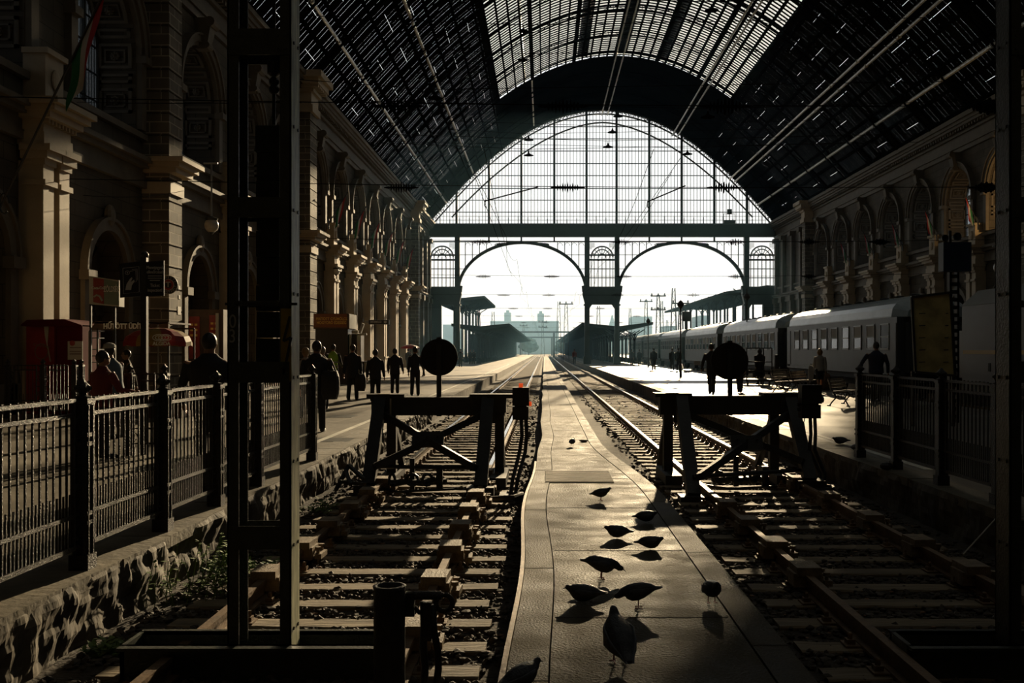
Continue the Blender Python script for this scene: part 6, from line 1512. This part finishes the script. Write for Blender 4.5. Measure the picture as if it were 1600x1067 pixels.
# ---------------------------------------------------------------- pigeons
mat('pigeon_dark', (.035,.037,.043), .5, var=.3, scale=25, bump=.3, bscale=90); mat('pigeon_wing', (.075,.08,.09), .55, var=.4, scale=30); mat('pigeon_leg', (.20,.05,.04), .6); mat('beak', (.03,.03,.03), .4)
def make_pigeon(kind):            # faces +X, about 0.30 m long
    t = empty('pigeon', (0, 0, 0), label='-', cat='pigeon')
    if kind == 'crouch': bz, neck, head = .075, (.10, .10), (.125, .115)
    elif kind == 'peck': bz, neck, head = .135, (.125, .125), (.165, .09)
    elif kind == 'upright': bz, neck, head = .120, (.10, .185), (.115, .225)
    else: bz, neck, head = .125, (.115, .17), (.135, .19)
    b = MB()
    def ring(x, z, ry, rz, n=12): return [(x, ry*math.cos(2*PI*j/n), z+rz*math.sin(2*PI*j/n)) for j in range(n)]
    tilt = {'upright': -.35, 'peck': .2, 'crouch': 0, 'stand': -.1}[kind]
    S = [(-.19, .0, .026, .010), (-.14, .004, .036, .018), (-.10, .008, .052, .044), (-.05, .004, .070, .066), (.0, 0, .078, .075), (.05, .002, .072, .072), (.09, .012, .054, .057), (.115, .022, .028, .032)]
    vs = []; n = 12
    for x, dz, ry, rz in S: vs += ring(x, dz-x*tilt, ry, rz)
    vs = [(x, y, z+bz) for x, y, z in vs]
    b.add(vs, [(i*n+j, i*n+(j+1)%n, (i+1)*n+(j+1)%n, (i+1)*n+j) for i in range(len(S)-1) for j in range(n)]+[tuple(range(n-1, -1, -1)), tuple(range((len(S)-1)*n, len(S)*n))])
    b.tube([(.07, 0, bz+.02-.07*tilt), (neck[0], 0, neck[1]), (head[0], 0, head[1])], [.050, .036, .025], 10); b.ball((head[0]+.006, 0, head[1]+.004), .0235, 10, (1.15, .9, 1))
    for sg in (-1, 1): b.tube([(.0, sg*.028, bz-.03), (.0, sg*.03, bz-.065)], [.022, .012], 8)
    remesh(b, .006, 'body', M['pigeon_dark'], t, 3)
    b = MB(); dx = .03; dzz = -.012 if kind != 'peck' else -.03; b.tube([(head[0]+.022, 0, head[1]), (head[0]+.022+dx, 0, head[1]+dzz)], [.006, .0015], 6); b.build('beak', M['beak'], t)
    for sg in (-1, 1):
        b = MB(); pts = [(.07, .056, .035), (.02, .078, .04), (-.06, .068, .026), (-.16, .030, .008), (-.20, .018, .004)]; lo = [(.06, .062, -.015), (.0, .078, -.034), (-.07, .064, -.022), (-.15, .028, -.006), (-.20, .016, 0)]
        vs = [(x, sg*(y+.004), bz+z-x*tilt) for x, y, z in pts]+[(x, sg*(y+.005), bz+z-x*tilt) for x, y, z in lo]+[(x, sg*(y-.008), bz+z-x*tilt) for x, y, z in pts]+[(x, sg*(y-.008), bz+z-x*tilt) for x, y, z in lo]
        f = [(i, i+1, i+6, i+5) for i in range(4)]+[(i+11, i+10, i+15, i+16) for i in range(4)]+[(i, i+10, i+11, i+1) for i in range(4)]+[(i+5, i+6, i+16, i+15) for i in range(4)]
        b.add(vs, f); b.build('wing', M['pigeon_wing'], t, smooth=True)
    if kind != 'crouch':
        for sg in (-1, 1):
            b = MB(); b.tube([(.0, sg*.03, bz-.06), (-.005, sg*.03, .012)], .0045, 6)
            for a in (-.5, 0, .5, PI): b.tube([(-.005, sg*.03, .008), (-.005+.032*math.cos(a), sg*.03+.032*math.sin(a), .003)], .003, 5)
            b.build('leg', M['pigeon_leg'], t)
    return t
PG = [('upright', 968, 1034, 1.75, 1.55, 'big dark pigeon standing upright near the bottom, tail towards the camera'), ('stand', 815, 1086, .75, 1.08, 'grey pigeon cut by the bottom edge on the walkway kerb, head turned right'),
      ('crouch', 912, 940, PI-.05, 1.15, 'pigeon crouching low with its tail to the right, left of the standing one'), ('peck', 997, 950, PI-.1, 1.15, 'stooping pigeon with ruffled back on the middle of the walkway, tail to the right'),
      ('stand', 1112, 942, -1.4, 1.1, 'pigeon standing alone near the right kerb of the walkway'), ('peck', 940, 905, .05, 1.2, 'pigeon balancing on one spot with raised tail, centre of the walkway'),
      ('crouch', 1016, 857, .0, 1.05, 'crouching pigeon facing right beside the right joint line'), ('crouch', 965, 840, PI-.1, 1.1, 'crouching pigeon with its tail to the right, just above the joint'),
      ('crouch', 1009, 815, .15, 1.05, 'crouching pigeon facing right, second row from the wooden planks'), ('stand', 939, 782, .1, 1.0, 'pigeon sitting just in front of the wooden crossing planks'),
      ('stand', 894, 697, 1.2, .95, 'distant pigeon on the narrow part of the walkway beyond the planks'), ('crouch', 1313, 694, PI, 1.15, 'dark pigeon crouching at the edge of the right platform before the fence'),
      ('crouch', 1338, 705, -1.2, 1.0, 'dark bird at the foot of the end post of the right fence')]
protos = {}
for kind, x, y, rz, s_, l in PG:
    zp = .05 if x < 1250 else .3; Y = (H-zp)*F/(y-547); p = at(x, y, Y); p.z = zp+(.001)
    if kind not in protos: o = protos[kind] = make_pigeon(kind)
    else: o = copy_tree(protos[kind])
    o.location = p; o.rotation_euler = (0, 0, rz); o.scale = (s_*.80,)*3; o['label'] = l
p = at(912, 693, 21); b = MB(); b.ball((p.x, 21.0, .07), .06, 8, (1.6, 1, .5)); b.build('paper_scrap', M['off_white'], label='small white scrap of paper beside the distant pigeon', cat='paper')
# ---------------------------------------------------------------- outside the far end
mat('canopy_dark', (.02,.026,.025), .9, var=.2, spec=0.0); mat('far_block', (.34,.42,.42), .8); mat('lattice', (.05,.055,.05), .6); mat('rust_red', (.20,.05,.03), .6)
def canopy(name, x0, x1, y0, y1, zl, zm, zr, label, posts, wallx=None):
    t = empty(name, ((x0+x1)/2, y0, .3), label=label, cat='canopy')
    xm = (x0+x1)/2
    b = MB(); b.prism([(x0, zl), (xm, zm), (x1, zr), (x1, zr-.35), (xm, zm-.5), (x0, zl-.35)], y0, y1); b.build('roof', M['canopy_dark'], t)
    y = y0+1.5; k = 0
    while y < y1 and k < 24:
        for xx in posts:
            b = MB(); b.lathe([(.3, .3), (.3, .9), (.16, 1.0), (.14, zm-1.2), (.3, zm-.9)], (xx, y, 0), 8)
            b.tube([(xx, y, zm-1.8), (xx-.4, y, zm-.9), (xx-1.3, y, zm-.35)], .07, 5); b.tube([(xx, y, zm-1.8), (xx+.4, y, zm-.9), (xx+1.3, y, zm-.35)], .07, 5); b.build('column', M['canopy_dark'], t)
        y += 6.5; k += 1
    if wallx: b = MB(); b.box(*wallx, .3, zm-.5); b.build('shelter_wall', M['canopy_dark'], t)
    return t
canopy('platform_canopy', -11.5, -4.3, 123.5, 330, 5.3, 4.95, 5.3, 'long low canopy over the left platform beyond the great arches', (-8.2,), (-11.4, -9.1, 152, 330))
canopy('platform_canopy', -14.5, -8.0, 134, 164, 8.6, 9.0, 9.3, 'higher short canopy behind the left great arch', (-12.2, -10.6))
canopy('platform_canopy', 4.75, 13.6, 124, 366, 5.4, 4.95, 5.5, 'long low canopy over the right platform beyond the great arches', (9.2, 11.4), (7.6, 8.4, 172, 366))
canopy('platform_canopy', 23.0, 33.5, 126, 190, 9.4, 10.2, 9.9, 'higher canopy over the train platform behind the right great arch', (25.5, 29.5))
def block(x0, x1, yt, Y, D, label, towers=(), win=True):
    a, c = at(x0, yt, Y), at(x1, yt, Y); t = empty('building', ((a.x+c.x)/2, Y, -.2), label=label, cat='building')
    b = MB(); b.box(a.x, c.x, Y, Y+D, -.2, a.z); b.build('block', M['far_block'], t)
    for (u0, u1, yy) in towers: p, q = at(u0, yy, Y), at(u1, yy, Y); b = MB(); b.box(p.x, q.x, Y+2, Y+12, a.z-.5, p.z); b.box(p.x+1, q.x-1, Y+4, Y+10, p.z, p.z+1.4); b.build('roof_tower', M['far_block'], t)
    if win:
        z = 3.0; 
        while z < a.z-2:
            b = MB(); b.box(a.x+1, c.x-1, Y-.05, Y+.02, z, z+1.3); o = b.build('window_band', M['coach_glass'], t); z += 3.4
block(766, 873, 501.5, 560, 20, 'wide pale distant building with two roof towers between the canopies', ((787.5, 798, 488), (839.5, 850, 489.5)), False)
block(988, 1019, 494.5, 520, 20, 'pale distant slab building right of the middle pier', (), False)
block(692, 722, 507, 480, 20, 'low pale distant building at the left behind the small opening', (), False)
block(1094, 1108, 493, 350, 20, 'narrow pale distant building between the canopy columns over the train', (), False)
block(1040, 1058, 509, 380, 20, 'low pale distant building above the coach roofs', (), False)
a = at(956.5, 492, 600); t = empty('church', (a.x, 600, -.2), label='distant church spire seen in the opening of the middle pier', cat='church')
b = MB(); b.lathe([(4.5, -.2), (4.5, 12), (3.2, 13), (.2, a.z)], (a.x, 600, 0), 8); b.build('spire', M['far_block'], t); b = MB(); b.box(a.x-10, a.x+10, 602, 625, -.2, 11); b.build('nave', M['far_block'], t)
def lattice(x, yt, Y, label, cross=(), w_=.55, col='lattice'):
    p = at(x, yt, Y); t = empty('catenary_mast', (p.x, Y, -.2), label=label, cat='mast'); zt = p.z
    b = MB()
    for sx_, sy_ in ((-1, -1), (1, -1), (1, 1), (-1, 1)): b.bar((p.x+sx_*w_, Y+sy_*w_, -.2), (p.x+sx_*w_*.35, Y+sy_*w_*.35, zt), .1)
    n = max(6, int(zt/1.1)); 
    for k in range(n):
        z0, z1 = zt*k/n, zt*(k+1)/n; r0, r1 = w_*(1-.65*k/n), w_*(1-.65*(k+1)/n); s_ = 1 if k % 2 else -1
        b.bar((p.x-s_*r0, Y-r0, z0), (p.x+s_*r1, Y-r1, z1), .05); b.bar((p.x-r0, Y-s_*r0, z0), (p.x-r1, Y+s_*r1, z1), .05); b.bar((p.x+r0, Y+s_*r0, z0), (p.x+r1, Y-s_*r1, z1), .05)
    b.build('lattice_shaft', M[col], t)
    for yy in cross:
        z = at(x, yy, Y).z; b = MB(); b.box(p.x-1.3, p.x+1.3, Y-.1, Y+.1, z-.1, z+.1)
        for q in (-1.1, 0, 1.1): b.lathe([(.05, 0), (.2, .1), (.06, .2), (.16, .3), (.04, .5)], (p.x+q, Y, z), 8)
        b.build('cross_arm', M['box_black'], t)
lattice(873, 471, 200, 'lattice mast right of the vanishing point, the left one of a close pair'); lattice(884.5, 474, 185, 'lattice mast with an insulator cross, the right one of a close pair', (475,))
lattice(770.5, 487, 190, 'slender lattice mast above the left canopy roof'); lattice(748, 484, 200, 'reddish lattice mast just right of the left canopy columns', col='rust_red')
lattice(935, 478, 190, 'lattice mast seen through the opening of the middle pier'); lattice(984.5, 482, 240, 'lattice mast in front of the pale slab building')
lattice(1009.5, 469, 200, 'lattice mast with an insulator head behind the pale slab building', (471,)); lattice(1028.5, 461, 170, 'tall lattice mast with two insulator crosses in the right arch', (462.5, 484))
lattice(1034, 470, 230, 'thin lattice mast close behind the tall one in the right arch'); lattice(1052.5, 450, 160, 'tallest lattice mast left of the upper right canopy', (), .6); lattice(1042.5, 500, 280, 'short distant lattice mast above the coaches')
lattice(818, 508, 330, 'small far lattice mast left of the vanishing point', (509,)); lattice(848, 502, 300, 'small far signal mast over the vanishing point', (503, 511)); lattice(1063.5, 472, 150, 'thin lattice mast at the left end of the upper right canopy', (474,))
# gantry spans far down the line
for i, (Y, y) in enumerate(((300, 520), (380, 528))):
    z = at(0, y, Y).z; t = empty('signal_gantry', (0, Y, -.2), label=['nearer', 'farther'][i]+' signal gantry spanning the tracks near the vanishing point', cat='gantry')
    b = MB(); b.box(-9, 9, Y-.3, Y+.3, z, z+.5); b.build('beam', M['lattice'], t)
    for xx in (-9, 9, 3.0): b = MB(); b.box(xx-.3, xx+.3, Y-.3, Y+.3, -.2, z); b.build('leg', M['lattice'], t)
# trees in the haze at the end of the line
mat('far_tree', (.05,.08,.05), .9)
rt = random.Random(8)
for i, (x, yt, Y, wd, l) in enumerate(((893, 528, 420, 5, 'hazy dark tree beside the right canopy end'), (826, 532, 430, 4, 'hazy dark tree beside the left canopy end'), (880, 533, 470, 4, 'small hazy tree beyond the right canopy end'))):
    p = at(x, yt, Y); t = empty('tree', (p.x, Y, -.2), label=l, cat='tree'); bm = bmesh.new(); bmesh.ops.create_icosphere(bm, subdivisions=3, radius=1)
    for v in bm.verts: k = 1+.35*mnoise.fractal(v.co*2.3+Vector((i*5, 0, 0)), 1, 2, 4); v.co = Vector((v.co.x*wd*k, v.co.y*wd*k, 1.8+(p.z-2)*.55+v.co.z*(p.z*.5)*k))
    me = bpy.data.meshes.new('crown'); bm.to_mesh(me); bm.free(); me.materials.append(M['far_tree']); o = bpy.data.objects.new('crown', me); COL.objects.link(o); o.parent = t
    b = MB(); b.tube([(p.x, Y, -.2), (p.x, Y, p.z*.5)], .3, 6); b.build('trunk', M['lattice'], t)
